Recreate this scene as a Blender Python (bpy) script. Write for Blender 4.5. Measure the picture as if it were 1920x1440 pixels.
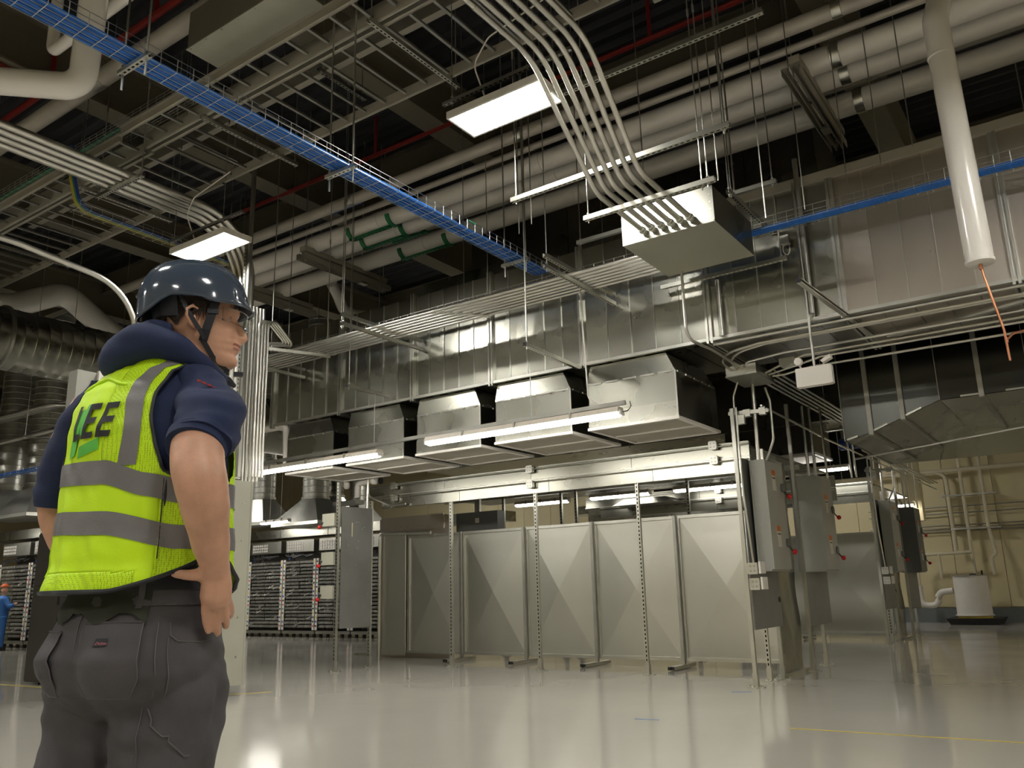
import bpy, bmesh, math, random
from mathutils import Vector, Matrix, noise
sc = bpy.context.scene
for o in list(bpy.data.objects):
    bpy.data.objects.remove(o)
C = sc.collection
PI = math.pi
R = math.radians
random.seed(7)

# ---------------------------------------------------------------- camera
F_PX = 1562.0
YAW, PIT, ROL, CAMZ = R(-34.8), R(13.83), R(-1.44), 1.05
_f = Vector((math.sin(YAW) * math.cos(PIT), math.cos(YAW) * math.cos(PIT), math.sin(PIT)))
_r = Vector((math.cos(YAW), -math.sin(YAW), 0))
_u = _r.cross(_f)
_r2 = _r * math.cos(ROL) + _u * math.sin(ROL)
_u2 = -_r * math.sin(ROL) + _u * math.cos(ROL)
cam = bpy.data.cameras.new('camera')
cam.sensor_width = 36
cam.lens = 36 * F_PX / 1920
cam.clip_start = 0.05
cam.clip_end = 200
co = bpy.data.objects.new('camera', cam)
C.objects.link(co)
m = Matrix((_r2, _u2, -_f)).transposed().to_4x4()
m.translation = Vector((0, 0, CAMZ))
co.matrix_world = m
sc.camera = co

# ---------------------------------------------------------------- world, exposure
w = bpy.data.worlds.new('hall_air')
sc.world = w
w.use_nodes = True
w.node_tree.nodes['Background'].inputs[0].default_value = (0.9, 0.86, 0.74, 1)
w.node_tree.nodes['Background'].inputs[1].default_value = 0.05
sc.view_settings.view_transform = 'Standard'
sc.view_settings.look = 'None'
sc.view_settings.gamma = 1
sc.view_settings.use_curve_mapping = False
sc.view_settings.exposure = 0.85
LAMP_PANEL = 45.0      # emission strength of the flat LED panels
LAMP_LINE = 19.0       # of the linear lamps

# ---------------------------------------------------------------- materials
def ramp(nt, src, stops):
    n = nt.nodes.new('ShaderNodeValToRGB')
    el = n.color_ramp.elements
    el[0].position, el[0].color = stops[0][0], (*stops[0][1], 1)
    el[1].position, el[1].color = stops[-1][0], (*stops[-1][1], 1)
    for p, c in stops[1:-1]:
        e = el.new(p); e.color = (*c, 1)
    nt.links.new(src, n.inputs[0])
    return n.outputs[0]

def nz(nt, scale=5, detail=3, vec=None, stretch=None, rough=0.5):
    tc = nt.nodes.new('ShaderNodeTexCoord')
    src = tc.outputs['Object']
    if stretch:
        mp = nt.nodes.new('ShaderNodeMapping')
        mp.inputs['Scale'].default_value = stretch
        nt.links.new(src, mp.inputs[0]); src = mp.outputs[0]
    n = nt.nodes.new('ShaderNodeTexNoise')
    n.inputs['Scale'].default_value = scale
    n.inputs['Detail'].default_value = detail
    n.inputs['Roughness'].default_value = rough
    nt.links.new(src, n.inputs['Vector'])
    return n.outputs['Fac']

def mul(c, k):
    return tuple(max(0, min(1, x * k)) for x in c)

def mat(name, col, metal=0.0, rough=0.5, var=0.12, scale=6, rvar=0.0, bump=0.0, bscale=None, stretch=None, rnd=0.0, coat=0.0, emit=None, alpha=None, spec=None):
    m = bpy.data.materials.new(name)
    m.use_nodes = True
    nt = m.node_tree
    b = nt.nodes['Principled BSDF']
    b.inputs['Metallic'].default_value = metal
    b.inputs['Roughness'].default_value = rough
    if coat: b.inputs['Coat Weight'].default_value = coat; b.inputs['Coat Roughness'].default_value = 0.08
    if spec is not None: b.inputs['Specular IOR Level'].default_value = spec
    f = nz(nt, scale, 4, stretch=stretch)
    c = ramp(nt, f, [(0.3, mul(col, 1 - var)), (0.7, mul(col, 1 + var))])
    if rnd:
        oi = nt.nodes.new('ShaderNodeObjectInfo')
        hs = nt.nodes.new('ShaderNodeHueSaturation')
        mr = nt.nodes.new('ShaderNodeMapRange')
        mr.inputs[3].default_value = 1 - rnd; mr.inputs[4].default_value = 1 + rnd
        nt.links.new(oi.outputs['Random'], mr.inputs[0])
        nt.links.new(mr.outputs[0], hs.inputs['Value'])
        nt.links.new(c, hs.inputs['Color']); c = hs.outputs[0]
    nt.links.new(c, b.inputs['Base Color'])
    if rvar:
        f2 = nz(nt, scale * 1.7, 3, stretch=stretch)
        mr = nt.nodes.new('ShaderNodeMapRange')
        mr.inputs[1].default_value = 0.3; mr.inputs[2].default_value = 0.7
        mr.inputs[3].default_value = max(0.02, rough - rvar); mr.inputs[4].default_value = rough + rvar
        nt.links.new(f2, mr.inputs[0]); nt.links.new(mr.outputs[0], b.inputs['Roughness'])
    if bump:
        bp = nt.nodes.new('ShaderNodeBump')
        bp.inputs['Strength'].default_value = bump
        bp.inputs['Distance'].default_value = 0.02
        nt.links.new(nz(nt, bscale or scale * 3, 3, stretch=stretch), bp.inputs['Height'])
        nt.links.new(bp.outputs[0], b.inputs['Normal'])
    if emit:
        b.inputs['Emission Color'].default_value = (*emit[0], 1)
        b.inputs['Emission Strength'].default_value = emit[1]
    if alpha is not None:
        b.inputs['Alpha'].default_value = alpha
    return m

M = {}
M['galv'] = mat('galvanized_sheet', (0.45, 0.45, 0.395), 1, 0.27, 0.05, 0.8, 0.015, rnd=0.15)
M['galv_dark'] = mat('galvanized_sheet_darker', (0.25, 0.25, 0.22), 1, 0.28, 0.05, 0.8, 0.015, rnd=0.15)  # darker zinc sheet; puts shade into side, back and bottom panels
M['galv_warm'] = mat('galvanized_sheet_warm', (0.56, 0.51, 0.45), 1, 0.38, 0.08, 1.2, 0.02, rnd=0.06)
M['galv_dark_refl'] = mat('galvanized_sheet_dark_reflection', (0.085, 0.087, 0.08), 1, 0.24, 0.05, 0.8, 0.015, rnd=0.2)  # zinc sheet with dark reflections put into its base colour
M['steel'] = mat('galvanized_steel', (0.62, 0.62, 0.57), 1, 0.34, 0.08, 4, 0.02)
M['steel_dull'] = mat('dull_steel', (0.42, 0.42, 0.38), 1, 0.42, 0.10, 4, 0.02)
M['conduit'] = mat('conduit_zinc', (0.66, 0.65, 0.60), 1, 0.30, 0.04, 3, 0.01)
M['panel_galv'] = mat('flat_galvanized_panel', (0.56, 0.56, 0.50), 1, 0.42, 0.03, 2, 0.01, rnd=0.04)
M['white_pipe'] = mat('white_pvc_jacket', (0.82, 0.79, 0.74), 0, 0.22, 0.05, 1.5, coat=0.3)
M['grey_pipe'] = mat('grey_painted_pipe', (0.44, 0.41, 0.36), 0.1, 0.42, 0.14, 2.5, 0.08)
M['tan_steel'] = mat('tan_painted_steel', (0.17, 0.155, 0.115), 0, 0.5, 0.08, 1.5)
M['cream_steel'] = mat('cream_painted_steel', (0.36, 0.34, 0.28), 0, 0.5, 0.10, 1.5)
M['deck'] = mat('roof_deck_dark', (0.035, 0.037, 0.042), 0.2, 0.6, 0.25, 1.2, stretch=(1, 4, 1))
M['wall'] = mat('cream_wall_panel', (0.66, 0.58, 0.36), 0, 0.48, 0.05, 0.7, rnd=0.03)
M['basegrey'] = mat('grey_cove_base', (0.17, 0.19, 0.20), 0, 0.35, 0.05, 2)
M['enclosure'] = mat('grey_enclosure_paint', (0.37, 0.375, 0.335), 0, 0.42, 0.05, 2)
M['enclosure_dark'] = mat('dark_grey_enclosure', (0.14, 0.145, 0.14), 0, 0.42, 0.06, 2)
M['enclosure_pale'] = mat('pale_grey_enclosure', (0.44, 0.44, 0.36), 0, 0.42, 0.05, 2)
M['backplate'] = mat('grey_backplate', (0.24, 0.24, 0.23), 0.3, 0.45, 0.08, 3)
M['black'] = mat('black_plastic', (0.012, 0.012, 0.013), 0, 0.45)
M['rubber'] = mat('black_rubber', (0.02, 0.02, 0.02), 0, 0.7)
M['red'] = mat('red_plastic', (0.55, 0.015, 0.012), 0, 0.3)
M['redpipe'] = mat('red_sprinkler_paint', (0.24, 0.018, 0.015), 0, 0.4)
M['green'] = mat('green_clamp_paint', (0.01, 0.16, 0.06), 0, 0.4)
M['bluecable'] = mat('blue_data_cable', (0.015, 0.14, 0.52), 0, 0.40, 0.25, 12, stretch=(6, 1, 6))
M['bluepaint'] = mat('blue_paint', (0.02, 0.06, 0.25), 0, 0.4)
M['yellowcable'] = mat('yellow_cable', (0.50, 0.42, 0.05), 0, 0.45)
M['greencable'] = mat('green_cable', (0.08, 0.30, 0.18), 0, 0.45)
M['copper'] = mat('copper_tube', (0.55, 0.24, 0.13), 1, 0.32, 0.15, 8)
M['white'] = mat('white_plastic', (0.74, 0.71, 0.66), 0, 0.4, 0.03)
M['grille'] = mat('diffuser_grille', (0.55, 0.52, 0.45), 0.2, 0.55, 0.06, 4)
M['lampbody'] = mat('lamp_housing', (0.62, 0.56, 0.48), 0, 0.45, 0.03)
M['tape_yellow'] = mat('yellow_tape', (0.62, 0.47, 0.06), 0, 0.5)
M['tape_blue'] = mat('blue_tape', (0.12, 0.22, 0.45), 0, 0.5)
M['server'] = mat('server_metal', (0.36, 0.36, 0.33), 0.7, 0.35, 0.3, 15, rnd=0.25)
M['cabinet'] = mat('dark_bronze_cabinet', (0.060, 0.055, 0.048), 0.1, 0.42, 0.06, 2)
M['glow'] = mat('led_panel_light', (0.9, 0.9, 0.88), 0, 0.5, 0, emit=((1.0, 0.965, 0.89), LAMP_PANEL))
M['glow2'] = mat('linear_lamp_light', (0.9, 0.9, 0.88), 0, 0.5, 0, emit=((1.0, 0.955, 0.87), LAMP_LINE))

def pattern_mat(name, base, pat, kind='slot', **kw):
    """strut with dark slots along local X / wavy mesh"""
    m = mat(name, base, **kw)
    nt = m.node_tree
    b = nt.nodes['Principled BSDF']
    tc = nt.nodes.new('ShaderNodeTexCoord')
    sp = nt.nodes.new('ShaderNodeSeparateXYZ')
    nt.links.new(tc.outputs['Object'], sp.inputs[0])
    def mth(op, a, bb=None, v=None):
        n = nt.nodes.new('ShaderNodeMath'); n.operation = op
        nt.links.new(a, n.inputs[0])
        if bb is not None: nt.links.new(bb, n.inputs[1])
        if v is not None: n.inputs[1].default_value = v
        return n.outputs[0]
    fr = mth('FRACT', mth('DIVIDE', sp.outputs[0], v=pat[0]))
    a = mth('LESS_THAN', fr, v=pat[1])
    c = mth('LESS_THAN', mth('ABSOLUTE', sp.outputs[1]), v=pat[2])
    msk = mth('MULTIPLY', a, c)
    mx = nt.nodes.new('ShaderNodeMix'); mx.data_type = 'RGBA'
    old = b.inputs['Base Color'].links[0].from_socket
    nt.links.new(msk, mx.inputs[0]); nt.links.new(old, mx.inputs[6])
    mx.inputs[7].default_value = (0.004, 0.004, 0.004, 1)
    nt.links.new(mx.outputs[2], b.inputs['Base Color'])
    return m
M['slotted'] = pattern_mat('slotted_strut_steel', (0.60, 0.60, 0.54), (0.05, 0.55, 0.0075), metal=1, rough=0.36, rvar=0.02, scale=4)
M['slotted_dull'] = pattern_mat('slotted_strut_dull', (0.34, 0.34, 0.31), (0.05, 0.55, 0.0075), metal=1, rough=0.42, rvar=0.02, scale=4)

def floor_mat():
    m = mat('epoxy_floor', (0.46, 0.44, 0.39), 0, 0.13, 0.035, 0.35, spec=0.7)
    nt = m.node_tree; b = nt.nodes['Principled BSDF']
    mr = nt.nodes.new('ShaderNodeMapRange')
    mr.inputs[1].default_value = 0.3; mr.inputs[2].default_value = 0.7
    mr.inputs[3].default_value = 0.06; mr.inputs[4].default_value = 0.14
    nt.links.new(nz(nt, 0.9, 4), mr.inputs[0]); nt.links.new(mr.outputs[0], b.inputs['Roughness'])
    bp = nt.nodes.new('ShaderNodeBump'); bp.inputs['Strength'].default_value = 0.05; bp.inputs['Distance'].default_value = 0.02
    nt.links.new(nz(nt, 2.0, 2), bp.inputs['Height']); nt.links.new(bp.outputs[0], b.inputs['Normal'])
    return m
M['glow3'] = mat('thin_lamp_light', (0.9, 0.9, 0.88), 0, 0.5, 0, emit=((1.0, 0.955, 0.87), 8))
M['floor'] = floor_mat()

# ---------------------------------------------------------------- mesh helpers
class MB:
    def __init__(s): s.v, s.f, s.sm = [], [], False
    def add(s, vs, fs):
        n = len(s.v); s.v += [Vector(v) for v in vs]; s.f += [tuple(n + i for i in f) for f in fs]; return s
    def box(s, a, b):
        x0, y0, z0 = a; x1, y1, z1 = b
        return s.add([(x0, y0, z0), (x1, y0, z0), (x1, y1, z0), (x0, y1, z0), (x0, y0, z1), (x1, y0, z1), (x1, y1, z1), (x0, y1, z1)],
                     [(0, 3, 2, 1), (4, 5, 6, 7), (0, 1, 5, 4), (1, 2, 6, 5), (2, 3, 7, 6), (3, 0, 4, 7)])
    def cbox(s, c, d): return s.box([c[i] - d[i] / 2 for i in range(3)], [c[i] + d[i] / 2 for i in range(3)])
    def hexa(s, bot, top):
        return s.add(list(bot) + list(top), [(0, 3, 2, 1), (4, 5, 6, 7), (0, 1, 5, 4), (1, 2, 6, 5), (2, 3, 7, 6), (3, 0, 4, 7)])
    def tube(s, pts, r, n=8, caps=True):
        pts = [Vector(p) for p in pts]
        rs = r if isinstance(r, (list, tuple)) else [r] * len(pts)
        rings = []
        t = (pts[1] - pts[0]).normalized()
        a = t.orthogonal().normalized()
        for i, p in enumerate(pts):
            if i == 0: d = pts[1] - pts[0]
            elif i == len(pts) - 1: d = pts[-1] - pts[-2]
            else: d = (pts[i + 1] - pts[i]).normalized() + (pts[i] - pts[i - 1]).normalized()
            d = d.normalized() if d.length > 1e-9 else t
            a = (a - d * a.dot(d)).normalized(); b = d.cross(a)
            rings.append([p + (a * math.cos(2 * PI * k / n) + b * math.sin(2 * PI * k / n)) * rs[i] for k in range(n)])
        vs = [v for rg in rings for v in rg]
        fs = [(i * n + k, i * n + (k + 1) % n, (i + 1) * n + (k + 1) % n, (i + 1) * n + k) for i in range(len(pts) - 1) for k in range(n)]
        if caps: fs += [tuple(range(n - 1, -1, -1)), tuple((len(pts) - 1) * n + k for k in range(n))]
        s.sm = True
        return s.add(vs, fs)
    def bar(s, a, b, w, h, up=(0, 0, 1)):
        a, b = Vector(a), Vector(b); d = (b - a).normalized(); up = Vector(up)
        sd = d.cross(up)
        sd = sd.normalized() if sd.length > 1e-6 else Vector((1, 0, 0)); up = sd.cross(d)
        q = [sd * (-w / 2) + up * (-h / 2), sd * (w / 2) + up * (-h / 2), sd * (w / 2) + up * (h / 2), sd * (-w / 2) + up * (h / 2)]
        return s.hexa([a + x for x in q], [b + x for x in q])
    def prism(s, poly, ext):
        n = len(poly); ext = Vector(ext); p = [Vector(x) for x in poly]
        return s.add(p + [x + ext for x in p], [tuple(range(n - 1, -1, -1)), tuple(range(n, 2 * n))] + [(i, (i + 1) % n, n + (i + 1) % n, n + i) for i in range(n)])
    def lathe(s, c, prof, n=24, axis='Z'):
        c = Vector(c); vs = []
        for r, h in prof:
            for k in range(n):
                x, y = r * math.cos(2 * PI * k / n), r * math.sin(2 * PI * k / n)
                vs.append(c + (Vector((x, y, h)) if axis == 'Z' else Vector((h, x, y)) if axis == 'X' else Vector((x, h, y))))
        fs = [(i * n + k, i * n + (k + 1) % n, (i + 1) * n + (k + 1) % n, (i + 1) * n + k) for i in range(len(prof) - 1) for k in range(n)]
        fs += [tuple(range(n - 1, -1, -1)), tuple((len(prof) - 1) * n + k for k in range(n))]
        s.sm = True
        return s.add(vs, fs)
    def grid(s, fn, nu, nv, closed_u=False):
        vs = [fn(i, j) for j in range(nv) for i in range(nu)]
        mu = nu if closed_u else nu - 1
        fs = [(j * nu + i, j * nu + (i + 1) % nu, (j + 1) * nu + (i + 1) % nu, (j + 1) * nu + i) for j in range(nv - 1) for i in range(mu)]
        s.sm = True
        return s.add(vs, fs)

def props(o, label=None, cat=None, group=None, kind=None):
    if label: o['label'] = label
    if cat: o['category'] = cat
    if group: o['group'] = group
    if kind: o['kind'] = kind
    return o

def wloc(o):
    v = Vector((0, 0, 0))
    while o is not None: v += o.location; o = o.parent
    return v

def obj(name, mb, m, parent=None, origin=None, label=None, kind=None, smooth=None, ang=0.7):
    me = bpy.data.meshes.new(name)
    base = wloc(parent) if parent else Vector((0, 0, 0))
    if origin is None:
        org = base.copy()
    else: org = Vector(origin)
    me.from_pydata([v - org for v in mb.v], [], mb.f)
    me.update()
    me.materials.append(M[m] if isinstance(m, str) else m)
    sm = mb.sm if smooth is None else smooth
    if sm:
        me.polygons.foreach_set('use_smooth', [True] * len(me.polygons))
        try: me.set_sharp_from_angle(angle=ang)
        except Exception: pass
    o = bpy.data.objects.new(name, me)
    C.objects.link(o)
    o.location = org - base
    if parent: o.parent = parent
    return props(o, label, None, None, kind)

def thing(name, label, cat, loc, group=None):
    o = bpy.data.objects.new(name, None)
    o.empty_display_size = 0.1
    C.objects.link(o); o.location = loc
    return props(o, label, cat, group)

def solo(name, mb, m, label, cat, group=None, kind=None, origin=None, **k):
    if origin is None:
        n = len(mb.v); lo = [min(v[i] for v in mb.v) for i in range(3)]; hi = [max(v[i] for v in mb.v) for i in range(3)]
        origin = ((lo[0] + hi[0]) / 2, (lo[1] + hi[1]) / 2, lo[2])
    o = obj(name, mb, m, None, origin, **k)
    return props(o, label, cat, group, kind)

def struct(name, mb, m, parent=None, **k):
    o = obj(name, mb, m, parent, **k)
    if not parent: o['kind'] = 'structure'
    return o

_strut = {}
def strut(name, a, b, parent=None, m='slotted', face=(0, 0, -1), w=0.041, h=0.041, label=None):
    """C-channel between a and b; its slotted web looks towards `face`. Built along local X."""
    a, b = Vector(a), Vector(b); L = (b - a).length
    key = (round(L, 3), w, h, m)
    if key not in _strut:
        t = 0.004
        pr = [(-w/2, -h/2), (w/2, -h/2), (w/2, h/2), (w/2 - .009, h/2), (w/2 - .009, h/2 - t), (w/2 - t, h/2 - t), (w/2 - t, -h/2 + t), (-w/2 + t, -h/2 + t), (-w/2 + t, h/2 - t), (-w/2 + .009, h/2 - t), (-w/2 + .009, h/2), (-w/2, h/2)]
        me = bpy.data.meshes.new('strut')
        n = len(pr)
        vs = [(0, y, z) for y, z in pr] + [(L, y, z) for y, z in pr]
        fs = [(i, (i + 1) % n, n + (i + 1) % n, n + i) for i in range(n)]
        fs = [tuple(reversed(f)) for f in fs]
        me.from_pydata(vs, [], fs); me.update(); me.materials.append(M[m]); _strut[key] = me
    o = bpy.data.objects.new(name, _strut[key]); C.objects.link(o)
    x = (b - a).normalized(); z = -Vector(face); z = (z - x * z.dot(x)).normalized(); y = z.cross(x)
    base = wloc(parent) if parent else Vector((0, 0, 0))
    mt = Matrix((x, y, z)).transposed().to_4x4(); mt.translation = a - base
    o.matrix_local = mt
    if parent: o.parent = parent; o.matrix_local = mt
    if label: o['label'] = label
    return o

ORD = ['first', 'second', 'third', 'fourth', 'fifth', 'sixth', 'seventh', 'eighth', 'ninth', 'tenth', 'eleventh', 'twelfth', 'thirteenth', 'fourteenth', 'fifteenth', 'sixteenth', 'seventeenth', 'eighteenth', 'nineteenth', 'twentieth']
def arc(p0, p1, p2, r, n=6):
    """fillet corner p1 of a polyline"""
    p0, p1, p2 = Vector(p0), Vector(p1), Vector(p2)
    a, b = (p0 - p1).normalized(), (p2 - p1).normalized()
    th = a.angle(b)
    if r < 1e-6 or th > PI - .02: return [p1]
    d = r / math.tan(th / 2)
    d = min(d, (p0 - p1).length * .98, (p2 - p1).length * .98)
    s, e = p1 + a * d, p1 + b * d
    out = []
    for i in range(n + 1):
        t = i / n
        # circular arc through slerp of offsets from the centre
        cdir = (a + b).normalized(); rr = d * math.tan(th / 2); c = p1 + cdir * (rr / math.sin(th / 2))
        va, vb = s - c, e - c
        ang = va.angle(vb)
        if ang < 1e-4: out.append(s.lerp(e, t)); continue
        out.append(c + (va * math.sin((1 - t) * ang) + vb * math.sin(t * ang)) / math.sin(ang))
    return out
def path(pts, r, n=6):
    pts = [Vector(p) for p in pts]
    rr = r if isinstance(r, (list, tuple)) else [r] * len(pts)
    out = [pts[0]]
    for i in range(1, len(pts) - 1): out += arc(pts[i - 1], pts[i], pts[i + 1], rr[i], n)
    return out + [pts[-1]]
# ================================================================ THE SETTING
struct('floor', MB().box((-36, -8, -0.3), (9, 23.6, 0)), 'floor')
XW = [-36 + 0.0, 9.0]
wb = struct('wall_back', MB().box((-36, 23.56, 0), (9, 23.7, 8.6)), 'wall')
x = -36.0
x0 = -2.08
k0 = int((x0 + 36) // 1.07)
xs = [x0 + (i - k0) * 1.07 for i in range(0, 43)]
xs = [v for v in xs if -36 < v < 9]
for a, b in zip(xs, xs[1:]):
    for zz in ((0.36, 4.6), (4.61, 8.5)):
        obj('wall_panel', MB().box((a + .006, 23.52, zz[0]), (b - .006, 23.562, zz[1])), 'wall', wb, origin=(a, 23.56, zz[0]))
struct('baseboard_back', MB().box((-36, 23.47, 0), (9, 23.52, 0.34)), 'basegrey')
wl = struct('wall_left', MB().box((-36.2, -8, 0), (-36, 23.7, 8.6)), 'wall')
struct('wall_right', MB().box((9, -8, 0), (9.2, 23.7, 8.6)), 'wall')
struct('wall_front', MB().box((-36.2, -8.2, 0), (9.2, -8, 8.6)), 'wall')
# fluted roof deck: ribs run along X
deck = MB()
prof = []
y = -8.0
while y < 23.7:
    prof += [(y, 8.62), (y + .05, 8.54), (y + .11, 8.54), (y + .16, 8.62)]
    y += 0.26
vs = []; fs = []
for i, (yy, z) in enumerate(prof): vs += [(-36.2, yy, z), (9.2, yy, z)]
for i in range(len(prof) - 1): fs.append((2 * i, 2 * i + 1, 2 * i + 3, 2 * i + 2))
deck.add(vs, fs)
deck.box((-36.2, -8.2, 8.7), (9.2, 23.7, 8.8))
struct('ceiling', deck, 'deck')
# tan roof beams (I-sections) along Y and along X
def ibeam(mb, a, b, w, h, t=0.03):
    a, b = Vector(a), Vector(b); d = (b - a).normalized(); sd = d.cross(Vector((0, 0, 1)))
    for z in (-h / 2 + t / 2, h / 2 - t / 2):
        mb.bar(a + Vector((0, 0, z)), b + Vector((0, 0, z)), w, t)
    mb.bar(a, b, t, h)
nb = 0
for X in (-26.9, -22.6, -18.3, -14.2, -10.2, -6.9, -1.75, 2.5, 6.5):
    mb = MB(); ibeam(mb, (X, -8, 7.85), (X, 23.5, 7.85), 0.36, 0.8)
    nb += 1
    struct('trim_%d' % nb, mb, 'tan_steel')
for Y in (-4, 1.6, 9.7, 14.8, 20.5):
    mb = MB(); ibeam(mb, (-36, Y, 8.2), (9, Y, 8.2), 0.2, 0.45, 0.02)
    nb += 1
    struct('trim_%d' % nb, mb, 'tan_steel')

# floor tapes
def strip(name, a, b, wd, m, label, grp=None):
    mb = MB().bar((a[0], a[1], .0015), (b[0], b[1], .0015), wd, .002)
    solo(name, mb, m, label, 'tape', grp)
strip('floor_tape', (-2.13, 6.56), (1.3, 6.76), .02, 'tape_yellow', 'long thin yellow tape line on the glossy floor at right')
strip('floor_tape', (-3.37, 6.48), (-3.17, 6.51), .02, 'tape_blue', 'short blue tape mark on the open glossy floor')
strip('floor_tape', (-3.3, 8.45), (-3.12, 8.52), .03, 'tape_blue', 'blue tape scrap at the foot of the front conduit post')
strip('floor_tape', (-8.25, 6.0), (-7.9, 6.5), .025, 'tape_yellow', 'yellow tape strip beside the pale enclosure behind the worker')
strip('floor_tape', (-12.2, 5.55), (-9.6, 5.75), .04, 'tape_yellow', 'black flecked yellow tape strip in front of the dark cabinet')
for k in range(13):
    pass
# ================================================================ BIG DUCT
DY0, DY1, DZ0, DZ1 = 8.05, 9.4, 3.52, 4.93
fl = [-10.0, -8.55, -7.18, -5.89, -4.58, -3.05, -1.70, -0.28, 1.2, 2.7, 4.2]
T = thing('supply_duct', 'long rectangular galvanized supply duct crossing the hall above the containment', 'duct', (-3, 8.7, DZ0))
for i, (a, b) in enumerate(zip(fl, fl[1:])):
    n = 5 if (b - a) > 1.2 else 4
    warm = i == 6
    mt = 'galv_warm' if warm else 'galv'
    if i in (7,): mt = 'galv_warm'
    wdt = (b - a - .06) / n
    for k in range(n):
        xa = a + .03 + k * wdt
        jl, jr = random.uniform(-.004, .004), random.uniform(-.004, .004)
        zt = DZ1
        mb = MB().hexa([(xa + .003, DY0 + jl, DZ0), (xa + wdt - .003, DY0 + jr, DZ0), (xa + wdt - .003, DY0 + .03, DZ0), (xa + .003, DY0 + .03, DZ0)],
                       [(xa + .003, DY0 + jl + random.uniform(-.006, .006), zt), (xa + wdt - .003, DY0 + jr + random.uniform(-.006, .006), zt), (xa + wdt - .003, DY0 + .03, zt), (xa + .003, DY0 + .03, zt)])
        obj('panel', mb, mt, T, origin=(xa, DY0, DZ0))
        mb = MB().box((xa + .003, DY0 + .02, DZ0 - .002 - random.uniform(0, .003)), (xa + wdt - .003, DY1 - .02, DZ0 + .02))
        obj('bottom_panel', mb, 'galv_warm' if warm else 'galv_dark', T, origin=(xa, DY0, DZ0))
        if k:
            mb = MB().box((xa - .004, DY0 - .014, DZ0), (xa + .004, DY0 + .01, DZ1))
            obj('seam', mb, 'steel', T, origin=(xa, DY0, DZ0))
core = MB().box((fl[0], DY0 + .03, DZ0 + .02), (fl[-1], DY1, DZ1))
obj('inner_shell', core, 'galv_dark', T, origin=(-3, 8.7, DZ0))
for X in fl:
    mb = MB()
    for dx in (-.022, .022):
        mb.box((X + dx - .012, DY0 - .04, DZ0 - .04), (X + dx + .012, DY0 + .02, DZ1 + .04))
        mb.box((X + dx - .012, DY0 + .02, DZ0 - .04), (X + dx + .012, DY1 + .04, DZ0))
    mb.box((X - .03, DY0 - .018, DZ0), (X + .03, DY0 + .01, DZ1))
    obj('flange', mb, 'steel', T, origin=(X, DY0, DZ0))
mb = MB().box((fl[0], DY0 - .03, DZ0 - .012), (fl[-1], DY0 + .02, DZ0 + .022)); obj('bottom_edge_angle', mb, 'steel', T)
mb = MB().box((-3.2, DY0 - .05, DZ1), (fl[-1], DY0 + .3, DZ1 + .09)); obj('top_rail', mb, 'cream_steel', T)
for X in (-9.3, -6.4, -3.9, -2.3, -.9, .4):
    obj('screw', MB().lathe((X, DY0 - .012, 3.95), [(.012, 0), (.012, .012)], 8, 'Y'), 'steel_dull', T)
    obj('screw', MB().lathe((X + .4, DY0 - .012, 4.5), [(.012, 0), (.012, .012)], 8, 'Y'), 'steel_dull', T)

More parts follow.
